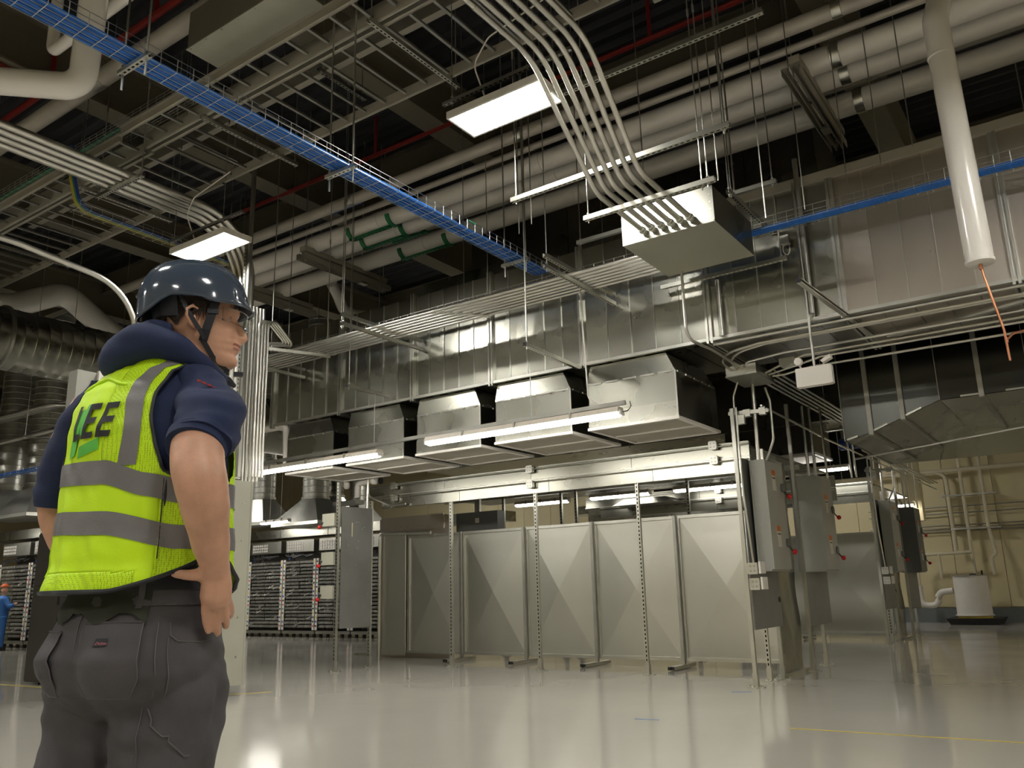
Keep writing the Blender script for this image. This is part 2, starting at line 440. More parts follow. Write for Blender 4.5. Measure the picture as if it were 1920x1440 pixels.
# boots under the duct with return grilles
BX = [(-4.555, -3.48), (-5.86, -4.785), (-7.13, -6.09), (-8.40, -7.36), (-9.66, -8.69)]
for i, (a, b) in enumerate(BX):
    lab = ['large galvanized boot with grille at the right end of the duct', 'galvanized boot with grille second from the right under the duct',
           'galvanized boot with grille in the middle of the five under the duct', 'galvanized boot with grille fourth from the right under the duct',
           'leftmost galvanized boot with grille under the duct'][i]
    B = thing('diffuser_boot', lab, 'duct boot', ((a + b) / 2, 8.66, 2.78), 'grille boots hanging under the duct')
    y0, y1, zb, zt, zs = 8.06, 9.2, 2.78, 3.28, 3.5
    mb = MB()
    mb.box((a, y0, zb + .17), (b, y0 + .01, zt))
    obj('front_panel', mb, 'galv', B)
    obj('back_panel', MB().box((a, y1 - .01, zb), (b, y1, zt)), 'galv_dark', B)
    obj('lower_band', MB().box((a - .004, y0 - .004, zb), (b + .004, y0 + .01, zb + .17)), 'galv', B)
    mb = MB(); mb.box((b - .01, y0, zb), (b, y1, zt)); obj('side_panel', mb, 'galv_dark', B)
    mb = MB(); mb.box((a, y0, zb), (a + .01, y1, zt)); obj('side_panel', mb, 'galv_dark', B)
    ins = .11
    mb = MB().hexa([(a, y0, zt), (b, y0, zt), (b, y1, zt), (a, y1, zt)], [(a + ins * .2, y0 + .03, zs), (b - ins, y0 + .03, zs), (b - ins, y1 - .05, zs), (a + ins * .2, y1 - .05, zs)])
    obj('collar', mb, 'galv', B)
    mb = MB()
    for k in range(5):
        xx = a + .02 + k * (b - a) / 5.0
        mb.box((xx, y0 - .012, zt - .012), (xx + .16, y0 + .004, zt + .006))
        mb.box((b - .004, y0 + .05 + k * .22, zt - .012), (b + .012, y0 + .2 + k * .22, zt + .006))
    obj('drive_cleat', mb, 'steel', B)
    obj('corner_seam', MB().box((b - .006, y0 - .012, zb), (b + .01, y0 + .004, zt)), 'steel', B)
    # grille
    fr = MB(); t = .028
    for q in (((a - .015, y0 - .015, zb - .03), (b + .015, y0 + t, zb)), ((a - .015, y1 - t, zb - .03), (b + .015, y1 + .015, zb)),
              ((a - .015, y0 + t, zb - .03), (a + t, y1 - t, zb)), ((b - t, y0 + t, zb - .03), (b + .015, y1 - t, zb)),
              ((a + t, (y0 + y1) / 2 - .012, zb - .03), (b - t, (y0 + y1) / 2 + .012, zb))):
        fr.box(*q)
    obj('grille_frame', fr, 'white', B)
    obj('grille_back', MB().box((a + t, y0 + t, zb + .012), (b - t, y1 - t, zb + .02)), 'grille', B)
    sl = MB(); n = 44
    for k in range(n):
        yy = y0 + t + (k + .5) * (y1 - y0 - 2 * t) / n
        sl.box((a + t, yy - .005, zb - .015), (b - t, yy + .005, zb + .004))
    obj('grille_slats', sl, 'grille', B, kind='stuff')

# second, darker duct behind, dropping toward the left
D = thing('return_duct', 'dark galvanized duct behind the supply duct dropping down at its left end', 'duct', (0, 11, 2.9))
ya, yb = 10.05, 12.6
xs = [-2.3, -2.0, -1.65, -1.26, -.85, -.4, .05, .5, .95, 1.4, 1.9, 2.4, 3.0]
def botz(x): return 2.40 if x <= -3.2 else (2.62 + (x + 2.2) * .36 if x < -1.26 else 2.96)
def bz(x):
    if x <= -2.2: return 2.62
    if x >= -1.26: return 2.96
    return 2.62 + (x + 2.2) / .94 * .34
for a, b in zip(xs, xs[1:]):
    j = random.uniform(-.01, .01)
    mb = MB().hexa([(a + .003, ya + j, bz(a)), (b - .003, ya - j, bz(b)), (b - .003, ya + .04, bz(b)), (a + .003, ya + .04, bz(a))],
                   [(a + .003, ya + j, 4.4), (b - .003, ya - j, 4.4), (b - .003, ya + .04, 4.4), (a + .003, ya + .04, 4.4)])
    obj('panel', mb, 'galv_dark_refl', D, origin=(a, ya, 3))
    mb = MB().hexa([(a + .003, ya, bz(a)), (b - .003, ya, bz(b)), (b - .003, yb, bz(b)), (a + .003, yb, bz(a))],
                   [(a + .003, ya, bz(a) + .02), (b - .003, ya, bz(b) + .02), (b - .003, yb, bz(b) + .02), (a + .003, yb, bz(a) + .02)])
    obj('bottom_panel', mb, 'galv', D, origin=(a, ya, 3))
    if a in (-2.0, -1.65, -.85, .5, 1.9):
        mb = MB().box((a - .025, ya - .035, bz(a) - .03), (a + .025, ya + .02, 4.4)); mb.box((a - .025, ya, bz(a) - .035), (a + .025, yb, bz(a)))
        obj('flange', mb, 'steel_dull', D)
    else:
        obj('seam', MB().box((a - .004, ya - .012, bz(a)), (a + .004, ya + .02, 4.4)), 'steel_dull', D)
obj('side_panel', MB().box((-2.3, ya, 2.62), (-2.28, yb, 4.4)), 'galv_dark_refl', D)
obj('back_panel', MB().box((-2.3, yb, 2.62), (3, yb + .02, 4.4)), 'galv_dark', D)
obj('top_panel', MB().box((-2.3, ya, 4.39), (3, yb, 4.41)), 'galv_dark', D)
# ================================================================ CONTAINMENT STRUCTURES
def linear_lamp(a, b, Y, z, label, group, hang=None, thin=False):
    """linear lamp along X: opal lens, tray housing with segments"""
    L = thing('linear_lamp', label, 'lamp', ((a + b) / 2, Y, z), group)
    mb = MB(); prof = [(-.055, .03), (-.05, .01), (-.025, -.012), (.025, -.012), (.05, .01), (.055, .03)]
    vs = [(a + .02, Y + p, z + q) for p, q in prof] + [(b - .02, Y + p, z + q) for p, q in prof]
    n = len(prof)
    mb.add(vs, [(i, i + 1, n + i + 1, n + i) for i in range(n - 1)] + [tuple(range(n - 1, -1, -1)), tuple(range(n, 2 * n)), (n - 1, 0, n, 2 * n - 1)])
    obj('lens', mb, 'glow3' if thin else 'glow2', L)
    if hang: obj('hanger_rod', MB().tube([(a + .3, Y, z + .08), (a + .3, Y, hang)], .005, 6), 'steel', L); obj('hanger_rod', MB().tube([(b - .3, Y, z + .08), (b - .3, Y, hang)], .005, 6), 'steel', L)
    hm = MB().hexa([(a, Y - .075, z + .03), (b, Y - .075, z + .03), (b, Y + .075, z + .03), (a, Y + .075, z + .03)],
                   [(a, Y - .05, z + .085), (b, Y - .05, z + .085), (b, Y + .05, z + .085), (a, Y + .05, z + .085)])
    obj('housing', hm, 'lampbody', L)
    k = 0
    for xx in (a + (b - a) * .22, a + (b - a) * .5, a + (b - a) * .78):
        obj('clip', MB().box((xx, Y - .08, z + .02), (xx + .02, Y + .08, z + .09)), 'steel_dull', L)
    obj('end_cap', MB().box((b, Y - .045, z), (b + .02, Y + .045, z + .05)), 'white', L)
    obj('end_cap', MB().box((a - .02, Y - .045, z), (a, Y + .045, z + .05)), 'white', L)
    return L

# lamps in front of the boots, and the strut they hang from
LR_ = linear_lamp(-6.42, -3.84, 7.45, 2.74, 'bright linear lamp in front of the boots, the nearer right one', 'linear lamps below the duct')
linear_lamp(-9.78, -7.2, 7.45, 2.69, 'bright linear lamp in front of the boots, left one beside the worker', 'linear lamps below the duct')
t = thing('lamp_channel', 'long strut channel carrying the two linear lamps under the duct', 'strut', (-6.8, 7.45, 2.84))
strut('channel', (-10.1, 7.45, 2.83), (-3.78, 7.45, 2.865), t, 'steel_dull')
for X, zt in ((-4.93, 3.42), (-7.3, 3.5), (-9.6, 3.5)):
    obj('hanger_rod', MB().tube([(X, 7.45, 2.87), (X, 7.45, zt)], .005, 6), 'steel', t)
obj('supply_cord', MB().tube(path([(-4.25, 7.45, 4.2), (-4.21, 7.45, 2.98), (-4.1, 7.45, 2.9), (-4.05, 7.45, 2.86)], .05), .009, 6), 'white', LR_)
obj('end_flex', MB().tube([(-3.84, 7.45, 2.77), (-3.76, 7.46, 2.78), (-3.72, 7.45, 2.82), (-3.73, 7.45, 2.87)], .006, 6), 'black', LR_)

def base_plate(parent, X, Y, name='base_plate'):
    mb = MB().box((X - .09, Y - .03, 0), (X + .09, Y + .03, .008)); mb.box((X - .03, Y - .09, 0), (X + .03, Y + .09, .008))
    obj(name, mb, 'steel', parent)
    mb = MB()
    for dx, dy in ((-.07, 0), (.07, 0), (0, -.07), (0, .07)): mb.lathe((X + dx, Y + dy, .006), [(.009, 0), (.009, .02)], 6)
    obj('anchor_bolts', mb, 'steel', parent, kind='stuff')
    obj('post_socket', MB().box((X - .027, Y - .027, .008), (X + .027, Y + .027, .14)), 'steel', parent)

def post(X, Y, z1, label, grp=None, face=(0, -1, 0), m='slotted', plate=True):
    p = thing('strut_post', label, 'post', (X, Y, 0), grp)
    strut('strut', (X, Y, .01), (X, Y, z1), p, m, face)
    if plate: base_plate(p, X, Y)
    return p

def sheet_panel(x0, x1, Y, z0, z1, label, grp, flip=1, raise_=.04):
    P = thing('containment_panel', label, 'panel', ((x0 + x1) / 2, Y, z0), grp)
    t = .041
    for a, b in (((x0, Y, z0), (x1, Y, z0)), ((x0, Y, z1 - t), (x1, Y, z1 - t))):
        obj('frame_rail', MB().box((a[0] + t, Y - t / 2, a[2]), (b[0] - t, Y + t / 2, a[2] + t)), 'steel', P)
    for xx in (x0, x1 - t):
        obj('frame_stile', MB().box((xx, Y - t / 2, z0), (xx + t, Y + t / 2, z1)), 'steel', P)
    a, b, c, d = x0 + t, x1 - t, z0 + t, z1 - t
    mx, mz = (a + b) / 2, (c + d) / 2; yy = Y + .005
    cen = (mx, yy - raise_ * flip, mz)
    q = [(a, yy, c), (b, yy, c), (b, yy, d), (a, yy, d)]
    k = random.uniform(.85, 1.1)
    for i in range(4):
        mb = MB().add([q[i], q[(i + 1) % 4], cen, (q[i][0], yy + .008, q[i][2]), (q[(i + 1) % 4][0], yy + .008, q[(i + 1) % 4][2]), (cen[0], yy + .008, cen[2])],
                      [(0, 1, 2), (3, 5, 4), (0, 3, 4, 1), (1, 4, 5, 2), (2, 5, 3, 0)])
        obj('sheet_facet', mb, 'panel_galv', P)
    return P

J = [-3.42, -4.73, -6.013, -7.198, -8.406, -9.574, -10.12]
PL = ['containment panel with cross break, rightmost, behind the front conduit post', 'containment panel with cross break, second from the right', 'containment panel with cross break, middle of the row, behind a slotted post',
      'containment panel with cross break, fourth from the right', 'containment panel with cross break, fifth from the right, left of the dark joint', 'narrow containment panel at the left end beside the doorway']
for i in range(6):
    sheet_panel(J[i + 1] + .012, J[i] - .012, 10.6, .09, 1.96, PL[i], 'cross broken panels of the near containment')
for i, X in enumerate(J[1:5]):
    F_ = thing('floor_strut', ['double strut foot on the floor at the rightmost panel joint', 'double strut foot on the floor at the second panel joint', 'double strut foot on the floor at the middle panel joint', 'double strut foot on the floor at the left panel joint'][i], 'strut', (X, 10.4, 0), 'strut feet of the panel row')
    for dx in (-.024, .024):
        strut('strut', (X + dx, 10.15, .03), (X + dx, 10.85, .03), F_, 'steel', (0, 0, 1))
        obj('strut_end', MB().box((X + dx - .013, 10.147, .012), (X + dx + .013, 10.15, .045)), 'black', F_)
    strut('upright', (X, 10.6 - .05, .05), (X, 10.55, 1.96), F_, 'steel_dull', (0, -1, 0))
for i, X in enumerate((-4.80, -6.36, -7.86)):
    post(X, 9.65, 2.33, ['slotted post in front of the panels, right one', 'slotted post in front of the panels, middle one', 'slotted post in front of the panels, left one'][i], 'slotted posts under the beam')

def beam(Y, xa, xb, z0, label, boxes, m='galv', grp=None):
    B = thing('wall_beam', label, 'beam', ((xa + xb) / 2, Y, z0), grp)
    n = max(1, int((xb - xa) / 1.5)); wd = (xb - xa) / n
    for k in range(n):
        obj('upper_fascia', MB().box((xa + k * wd + .003, Y, z0 + .195), (xa + (k + 1) * wd - .003, Y + .06, z0 + .36)), m, B)
        obj('lower_fascia', MB().box((xa + k * wd + .3, Y - .012, z0), (xa + (k + 1) * wd + .294 if k < n - 1 else xb, Y + .06, z0 + .185)), m, B)
    obj('fascia_rail', MB().box((xa, Y - .02, z0 + .183), (xb, Y + .02, z0 + .197)), 'steel', B)
    obj('fascia_rail', MB().box((xa, Y - .02, z0 + .355), (xb, Y + .02, z0 + .367)), 'steel', B)
    for zz in (z0 + .15, z0 + .33):
        c = solo('thin_conduit', MB().tube([(xa + .1, Y - .045, zz), (xb, Y - .045, zz)], .008, 6), 'conduit', label.split(' beam')[0] + ' beam conduit, ' + ('upper run' if zz > z0 + .2 else 'lower run'), 'conduit', 'thin conduits along the beams')
    for X, zz in boxes:
        q = thing('outlet_box', ('upper' if zz > z0 + .25 else 'lower') + ' round cornered outlet box at ' + ('left' if X < -8 else 'middle' if X < -5 else 'right') + ' of ' + label.split(',')[0], 'box', (X, Y - .06, zz - .05), 'outlet boxes on the beams')
        b_ = bevelbox((X - .052, Y - .09, zz - .052), (X + .052, Y - .03, zz + .052), .02); obj('cover', b_, 'steel', q)
        mb = MB()
        for dx in (-.022, .022):
            for dz in (-.022, .022): mb.lathe((X + dx, Y - .093, zz + dz), [(.011, 0), (.011, .006)], 8, 'Y')
        obj('knockout', mb, 'steel_dull', q)
    return B

def bevelbox(a, b, r):
    x0, y0, z0 = a; x1, y1, z1 = b
    pr = []
    for cx, cz, s in ((x1 - r, z0 + r, -90), (x1 - r, z1 - r, 0), (x0 + r, z1 - r, 90), (x0 + r, z0 + r, 180)):
        for k in range(4):
            an = R(s + k * 30); pr.append((cx + r * math.cos(an), y0, cz + r * math.sin(an)))
    return MB().prism(pr, (0, y1 - y0, 0))

beam(9.65, -9.55, -3.3, 2.33, 'near containment beam, bright galvanized, above the posts', [(-8.95, 2.66), (-8.95, 2.47), (-6.4, 2.66), (-6.4, 2.45), (-3.72, 2.68), (-3.72, 2.5)])
beam(13.0, -7.5, -3.2, 2.22, 'back containment beam seen through the gap', [(-5.0, 2.52), (-5.0, 2.36)], 'galv_dark')
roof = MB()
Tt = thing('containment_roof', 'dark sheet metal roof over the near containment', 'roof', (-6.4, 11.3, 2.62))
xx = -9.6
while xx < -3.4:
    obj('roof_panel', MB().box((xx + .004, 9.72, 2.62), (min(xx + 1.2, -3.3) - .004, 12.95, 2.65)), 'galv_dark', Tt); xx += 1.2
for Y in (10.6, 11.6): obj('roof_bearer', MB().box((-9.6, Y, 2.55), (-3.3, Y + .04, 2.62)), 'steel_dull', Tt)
for i, (a, b) in enumerate(((-5.56, -4.3), (-7.1, -6.0), (-8.66, -7.55))):
    linear_lamp(a, b, 12.5, 2.5, ['thin linear lamp inside the containment, right one above the panels', 'thin linear lamp inside the containment, middle one above the panels', 'thin linear lamp inside the containment, left one above the panels'][i], 'lamps inside the near containment', 2.62, True)
hd = thing('lamp_hood', 'pale sloped hood beside the middle inner lamp', 'hood', (-5.6, 12.6, 2.35))
obj('shell', MB().hexa([(-6.7, 12.5, 2.36), (-5.55, 12.5, 2.36), (-5.55, 12.95, 2.36), (-6.7, 12.95, 2.36)], [(-6.5, 12.55, 2.46), (-5.75, 12.55, 2.46), (-5.75, 12.9, 2.46), (-6.5, 12.9, 2.46)]), 'steel_dull', hd)
for i, X in enumerate((-3.9, -4.95, -6.87, -7.15, -8.3)):
    post(X, 11.6, 2.6, ['dark slotted post inside the containment, rightmost', 'dark slotted post inside the containment between the right lamps', 'pair of inner posts by the middle, right one', 'pair of inner posts by the middle, left one', 'dark slotted inner post at left of the row'][i], 'inner posts of the near containment', m='slotted_dull')
# left end: sheet wall with a tube framed doorway
E_ = thing('end_sheet', 'tall sheet metal end piece with a tube framed opening', 'panel', (-9.9, 10.7, 0))
obj('sheet', MB().box((-10.35, 10.74, 0), (-8.75, 10.76, 2.28)), 'galv_warm', E_)
obj('lintel_sheet', MB().box((-10.3, 10.72, 2.06), (-8.9, 10.74, 2.3)), 'galv_warm', E_)
obj('door_tube', MB().tube(path([(-10.13, 10.52, 0), (-10.13, 10.52, 2.02), (-9.0, 10.52, 1.98)], .05), .028, 10), 'steel', E_)
obj('door_leaf', MB().box((-10.1, 10.56, .05), (-9.6, 10.58, 2.0)), 'panel_galv', E_)
mb = MB()
for k in range(8): mb.lathe((-10.1 + k * .15, 10.668, 2.12), [(.008, 0), (.008, .012)], 6, 'Y')
obj('rivets', mb, 'steel_dull', E_, kind='stuff')
solo('floor_bracket', MB().bar((-10.15, 10.0, .1), (-9.85, 10.0, .1), .05, .04), 'steel', 'small galvanized bracket beside the left post foot', 'bracket')
gb = thing('control_box', 'dark control box above the left panels', 'box', (-8.6, 11.0, 2.0))
obj('body', MB().box((-8.85, 11.0, 1.98), (-8.0, 11.2, 2.3)), 'enclosure_dark', gb)
obj('mount', MB().box((-8.5, 11.05, 2.3), (-8.4, 11.1, 2.62)), 'steel_dull', gb)
obj('label', MB().box((-8.45, 10.995, 2.12), (-8.37, 11.0, 2.2)), 'white', gb)

# ---------------- disconnect columns
def knob(parent, X, Y, z, sx=1):
    obj('handle_lever', MB().tube([(X, Y - .02, z + .09), (X + sx * .03, Y - .01, z + .04), (X + sx * .06, Y, z)], .009, 6), 'black', parent)
    obj('handle_disc', MB().lathe((X, Y - .02, z + .1), [(.05, 0), (.05, sx * .02)], 14, 'X'), 'enclosure_dark', parent)
    mb = MB(); r = .03
    mb.grid(lambda i, j: Vector((X + sx * .07 + r * math.sin(PI * (j + .01) / 8.02) * math.cos(2 * PI * i / 12), Y + r * math.sin(PI * (j + .01) / 8.02) * math.sin(2 * PI * i / 12), z + r * math.cos(PI * (j + .01) / 8.02))), 12, 9, True)
    obj('handle_knob', mb, 'red', parent, label='round red handle knob')

def text_obj(name, body, size, loc, rot, m, parent=None, ext=.0006, align='CENTER'):
    cu = bpy.data.curves.new(name, 'FONT'); cu.body = body; cu.size = size; cu.extrude = ext; cu.align_x = align; cu.align_y = 'CENTER'
    tmp = bpy.data.objects.new(name, cu); C.objects.link(tmp)
    bpy.context.view_layer.update()
    me = bpy.data.meshes.new_from_object(tmp.evaluated_get(bpy.context.evaluated_depsgraph_get()))
    bpy.data.objects.remove(tmp)
    me.materials.clear(); me.materials.append(M[m])
    o = bpy.data.objects.new(name, me); C.objects.link(o)
    from mathutils import Euler
    base = wloc(parent) if parent else Vector((0, 0, 0))
    mt = Euler(rot).to_matrix().to_4x4(); mt.translation = Vector(loc) - base
    o.matrix_local = mt
    if parent: o.parent = parent; o.matrix_local = mt
    return o
M['orange'] = mat('orange_label', (0.62, 0.16, 0.03), 0, 0.5)
M['paper'] = mat('white_label', (0.62, 0.58, 0.52), 0, 0.5)

def disconnect(X0, X1, Y0, Y1, z0, z1, m, label, knobs, side=1, stickers=True):
    B = thing('disconnect_switch', label, 'switch box', ((X0 + X1) / 2, (Y0 + Y1) / 2, z0), 'disconnect switches of the containments')
    obj('body', MB().box((X0, Y0, z0), (X1, Y1, z1)), m, B)
    obj('cover', MB().box((X1 if side > 0 else X0 - .03, Y0 - .004, z0 + .02), (X1 + .03 if side > 0 else X0, Y1 - .02, z1 - .01)), m, B)
    obj('edge_flange', MB().box((X0 - .004, Y0 - .006, z0 - .004), (X0 + .014, Y0, z1 + .004)), m, B)
    mb = MB()
    for zz in [z0 + .05 + k * (z1 - z0 - .1) / 5 for k in range(6)]: mb.lathe(((X0 + X1) / 2, Y0 - .004, zz), [(.004, 0), (.004, .006)], 6, 'Y')
    obj('screw', mb, 'steel', B)
    for zz in knobs:
        xx = X1 + .03 if side > 0 else X0 - .03
        knob(B, xx, Y1 - .08, zz, side)
        if stickers and side > 0:
            obj('warning_label', MB().box((xx, Y0 + .2, zz + .05), (xx + .002, Y0 + .32, zz + .22)), 'paper', B)
            obj('label_header', MB().box((xx, Y0 + .2, zz + .22), (xx + .0025, Y0 + .32, zz + .28)), 'orange', B)
            text_obj('label_text', 'WARNING', .022, (xx + .003, Y0 + .26, zz + .19), (PI / 2, 0, PI / 2), 'black', B)
    return B

def duplex(X, Y, z, label):
    q = thing('switch_box', label, 'box', (X, Y, z - .06), 'galvanized utility boxes on the conduit posts')
    obj('body', bevelbox((X - .055, Y - .05, z - .06), (X + .055, Y, z + .06), .012), 'steel', q)
    mb = MB()
    for dx in (-.02, .02):
        for dz in (-.025, .025): mb.lathe((X + dx, Y - .053, z + dz), [(.011, 0), (.011, .004)], 8, 'Y')
    obj('knockout', mb, 'steel_dull', q)
    obj('cover_plate', MB().box((X + .075, Y - .07, z - .055), (X + .095, Y + .09, z + .07)), 'white', q)

def column_set(dy, near):
    tag = 'near' if near else 'far'
    gx = 'strut posts of the %s containment end' % tag
    post(-3.2, 8.9 + dy, 2.95, '%s containment, front conduit post with a floor plate' % tag, gx, (1, 0, 0), 'steel')
    post(-3.27, 9.55 + dy, 2.4, '%s containment, slotted corner post under the backplate' % tag, gx, (0, -1, 0), 'slotted')
    post(-3.2, 9.78 + dy, 2.6, '%s containment, post against the end sheet' % tag, gx, (0, -1, 0), 'steel')
    post(-3.14, 10.75 + dy, 3.3, '%s containment, tall post before the dark switch box' % tag, gx, (1, 0, 0), 'steel')
    post(-3.2, 11.56 + dy, 1.2, '%s containment, short post under the dark switch box' % tag, gx, (1, 0, 0), 'steel')
    W_ = thing('end_wall_sheet', '%s containment end wall of rippled galvanized sheet' % tag, 'panel', (-3.2, 10.4 + dy, 0), 'end walls of the containments')
    def fn(i, j):
        y = 9.82 + dy + i * .9 / 14; z = .03 + j * 2.5 / 20
        return Vector((-3.24 + .012 * math.sin(j * .9 + i * .3) * math.sin(i * .55), y, z))
    obj('sheet', MB().grid(fn, 15, 21), 'galv', W_)
    obj('bottom_track', MB().box((-3.26, 9.8 + dy, 0), (-3.2, 10.9 + dy, .04)), 'steel', W_)
    Bp = thing('backplate', '%s containment, dark grey plate below the first switch box' % tag, 'plate', (-3.17, 9.4 + dy, .56), 'backplates of the containments')
    obj('plate', MB().box((-3.18, 8.93 + dy, .57), (-3.165, 9.85 + dy, 1.17)), 'backplate', Bp)
    obj('plate_hole', MB().lathe((-3.163, 9.8 + dy, .86), [(.035, 0), (.035, .003)], 12, 'X'), 'black', Bp)
    Bp = thing('backplate', '%s containment, dark grey plate below the second switch box' % tag, 'plate', (-3.12, 11.2 + dy, .5), 'backplates of the containments')
    obj('plate', MB().box((-3.14, 10.8 + dy, .52), (-3.125, 11.75 + dy, 1.17)), 'backplate', Bp)
    Bp = thing('backplate', '%s containment, plate behind the first switch box' % tag, 'plate', (-3.17, 9.4 + dy, 1.17), 'backplates of the containments')
    obj('plate', MB().box((-3.18, 8.95 + dy, 1.17), (-3.165, 9.9 + dy, 2.4)), 'enclosure_dark', Bp)
    m1 = 'enclosure'
    disconnect(-3.125, -2.985, 9.1 + dy, 9.72 + dy, 1.17, 2.38, m1, '%s containment, pale tall switch box with red knobs' % tag, (2.0, 1.38))
    for k, (za, zb, yy) in enumerate(((2.4, 2.62, 0), (1.55, 1.75, .0))): pass
    B = disconnect(-3.2, -2.93, 11.0 + dy, 11.6 + dy, 1.17, 2.38, 'enclosure_dark' if not near else 'enclosure', '%s containment, darker tall switch box with red knobs' % tag, (1.86, 1.34))
    obj('top_cabinet', MB().box((-3.25, 10.95 + dy, 1.17), (-3.2, 11.7 + dy, 2.4)), 'enclosure_dark', B)
    duplex(-3.1, 8.86 + dy, 1.2, '%s containment, upper utility box on the front post' % tag)
    duplex(-3.09, 8.86 + dy, 1.04, '%s containment, lower utility box on the front post' % tag)
    g = 'vertical conduits at the containment ends'
    solo('conduit', MB().tube(path([(-3.14, 8.86 + dy, 2.95), (-3.14, 8.86 + dy, 2.0), (-3.1, 8.86 + dy, 1.26)], .3), .012, 8), 'conduit', '%s containment, thin conduit down to the utility boxes' % tag, 'conduit', g)
    solo('conduit', MB().tube([(-3.04, 9.2 + dy, 3.3), (-3.05, 9.2 + dy, 2.38)], .022, 8), 'conduit', '%s containment, thick conduit into the first switch box' % tag, 'conduit', g)
    solo('conduit', MB().tube(path([(-2.9, 9.2 + dy, 3.2), (-2.86, 9.2 + dy, 3.05), (-2.86, 9.2 + dy, 2.6), (-3.0, 9.3 + dy, 2.38)], .12), .014, 8), 'conduit', '%s containment, bent conduit looping to the first switch box' % tag, 'conduit', g)
    solo('conduit', MB().tube(path([(-3.12, 8.98 + dy, 3.3), (-3.2, 8.98 + dy, 3.1), (-3.2, 8.98 + dy, 2.95), (-3.1, 9.0 + dy, 2.8)], .1), .012, 8), 'conduit', '%s containment, small conduit curving to the post head' % tag, 'conduit', g)
    for k, (xx, r_) in enumerate(((-3.08, .02), (-3.02, .02), (-2.9, .016))):
        solo('conduit', MB().tube([(xx, 11.25 + dy + .1 * k, 3.35), (xx, 11.25 + dy + .1 * k, 2.38)], r_, 8), 'conduit', '%s containment, %s riser above the darker switch box' % (tag, ORD[k]), 'conduit', g)
    st = thing('cross_strut', '%s containment, strut cluster at the conduit post head' % tag, 'strut', (-3.1, 9.0 + dy, 2.88), 'cross struts at the post heads')
    strut('strut', (-3.25, 8.93 + dy, 2.9), (-2.8, 8.93 + dy, 2.88), st, 'slotted')
    obj('conduit_clamp', MB().box((-3.08, 8.9 + dy, 2.84), (-3.0, 8.96 + dy, 2.92)), 'steel', st)
    obj('conduit_clamp', MB().box((-2.9, 8.9 + dy, 2.84), (-2.83, 8.96 + dy, 2.92)), 'steel', st)
    obj('junction_box', MB().box((-3.15, 8.87 + dy, 2.76), (-3.06, 8.92 + dy, 2.86)), 'steel', st)
column_set(0, True)
column_set(6.4, False)
# far containment shell
sheet_panel(-4.93, -3.42, 17.0, .09, 1.94, 'far containment panel with cross break between the switch box columns', 'far containment panels')
sheet_panel(-6.4, -4.96, 17.0, .09, 1.94, 'far containment panel mostly hidden by the near switch boxes', 'far containment panels')
beam(16.05, -9.5, -3.3, 2.42, 'far containment beam, galvanized, beyond the switch boxes', [(-4.35, 2.78), (-4.35, 2.58)])
F_ = thing('floor_strut', 'strut foot on the floor under the far containment panel', 'strut', (-4.93, 16.8, 0))
strut('strut', (-4.93, 16.5, .03), (-4.93, 17.2, .03), F_, 'steel', (0, 0, 1))
obj('upright', MB().box((-4.97, 16.92, .03), (-4.9, 16.97, 1.95)), 'steel_dull', F_)
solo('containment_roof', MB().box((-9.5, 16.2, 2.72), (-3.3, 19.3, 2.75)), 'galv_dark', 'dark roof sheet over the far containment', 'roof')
linear_lamp(-4.6, -3.5, 15.3, 2.95, 'linear lamp in front of the far containment beam', 'lamps of the far containment', 8.6)
linear_lamp(-3.85, -3.35, 20.2, 2.62, 'short bright lamp beyond the far switch boxes', 'lamps of the far containment', 8.6)
fb = thing('diffuser_boot', 'far galvanized boot with pale grille beyond the near switch boxes', 'duct boot', (-4.0, 14.6, 3.0))
obj('body', MB().box((-5.2, 14.0, 3.12), (-3.7, 15.0, 3.6)), 'galv_dark', fb)
obj('grille_frame', MB().box((-5.22, 13.98, 3.08), (-3.68, 15.02, 3.12)), 'white', fb)
obj('grille_back', MB().box((-5.15, 14.05, 3.07), (-3.75, 14.95, 3.08)), 'grille', fb)
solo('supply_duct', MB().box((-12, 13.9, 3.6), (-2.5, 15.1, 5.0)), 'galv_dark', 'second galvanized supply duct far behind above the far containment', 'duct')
solo('supply_duct', MB().box((-9, 19.0, 3.2), (-3.9, 20.0, 5.2)), 'galv_dark_refl', 'dark duct end far behind the blue actuator', 'duct')
bl = thing('actuator', 'blue actuator among the far conduits above the switch boxes', 'actuator', (-3.3, 14.6, 3.2))
obj('body', MB().lathe((-3.45, 14.6, 3.28), [(.07, 0), (.1, .03), (.1, .18), (.07, .22)], 12, 'X'), 'bluepaint', bl)
obj('mount', MB().box((-3.4, 14.58, 3.36), (-3.36, 14.62, 3.6)), 'steel_dull', bl)
obj('cap', MB().box((-3.3, 14.52, 3.2), (-3.15, 14.68, 3.36)), 'bluepaint', bl)

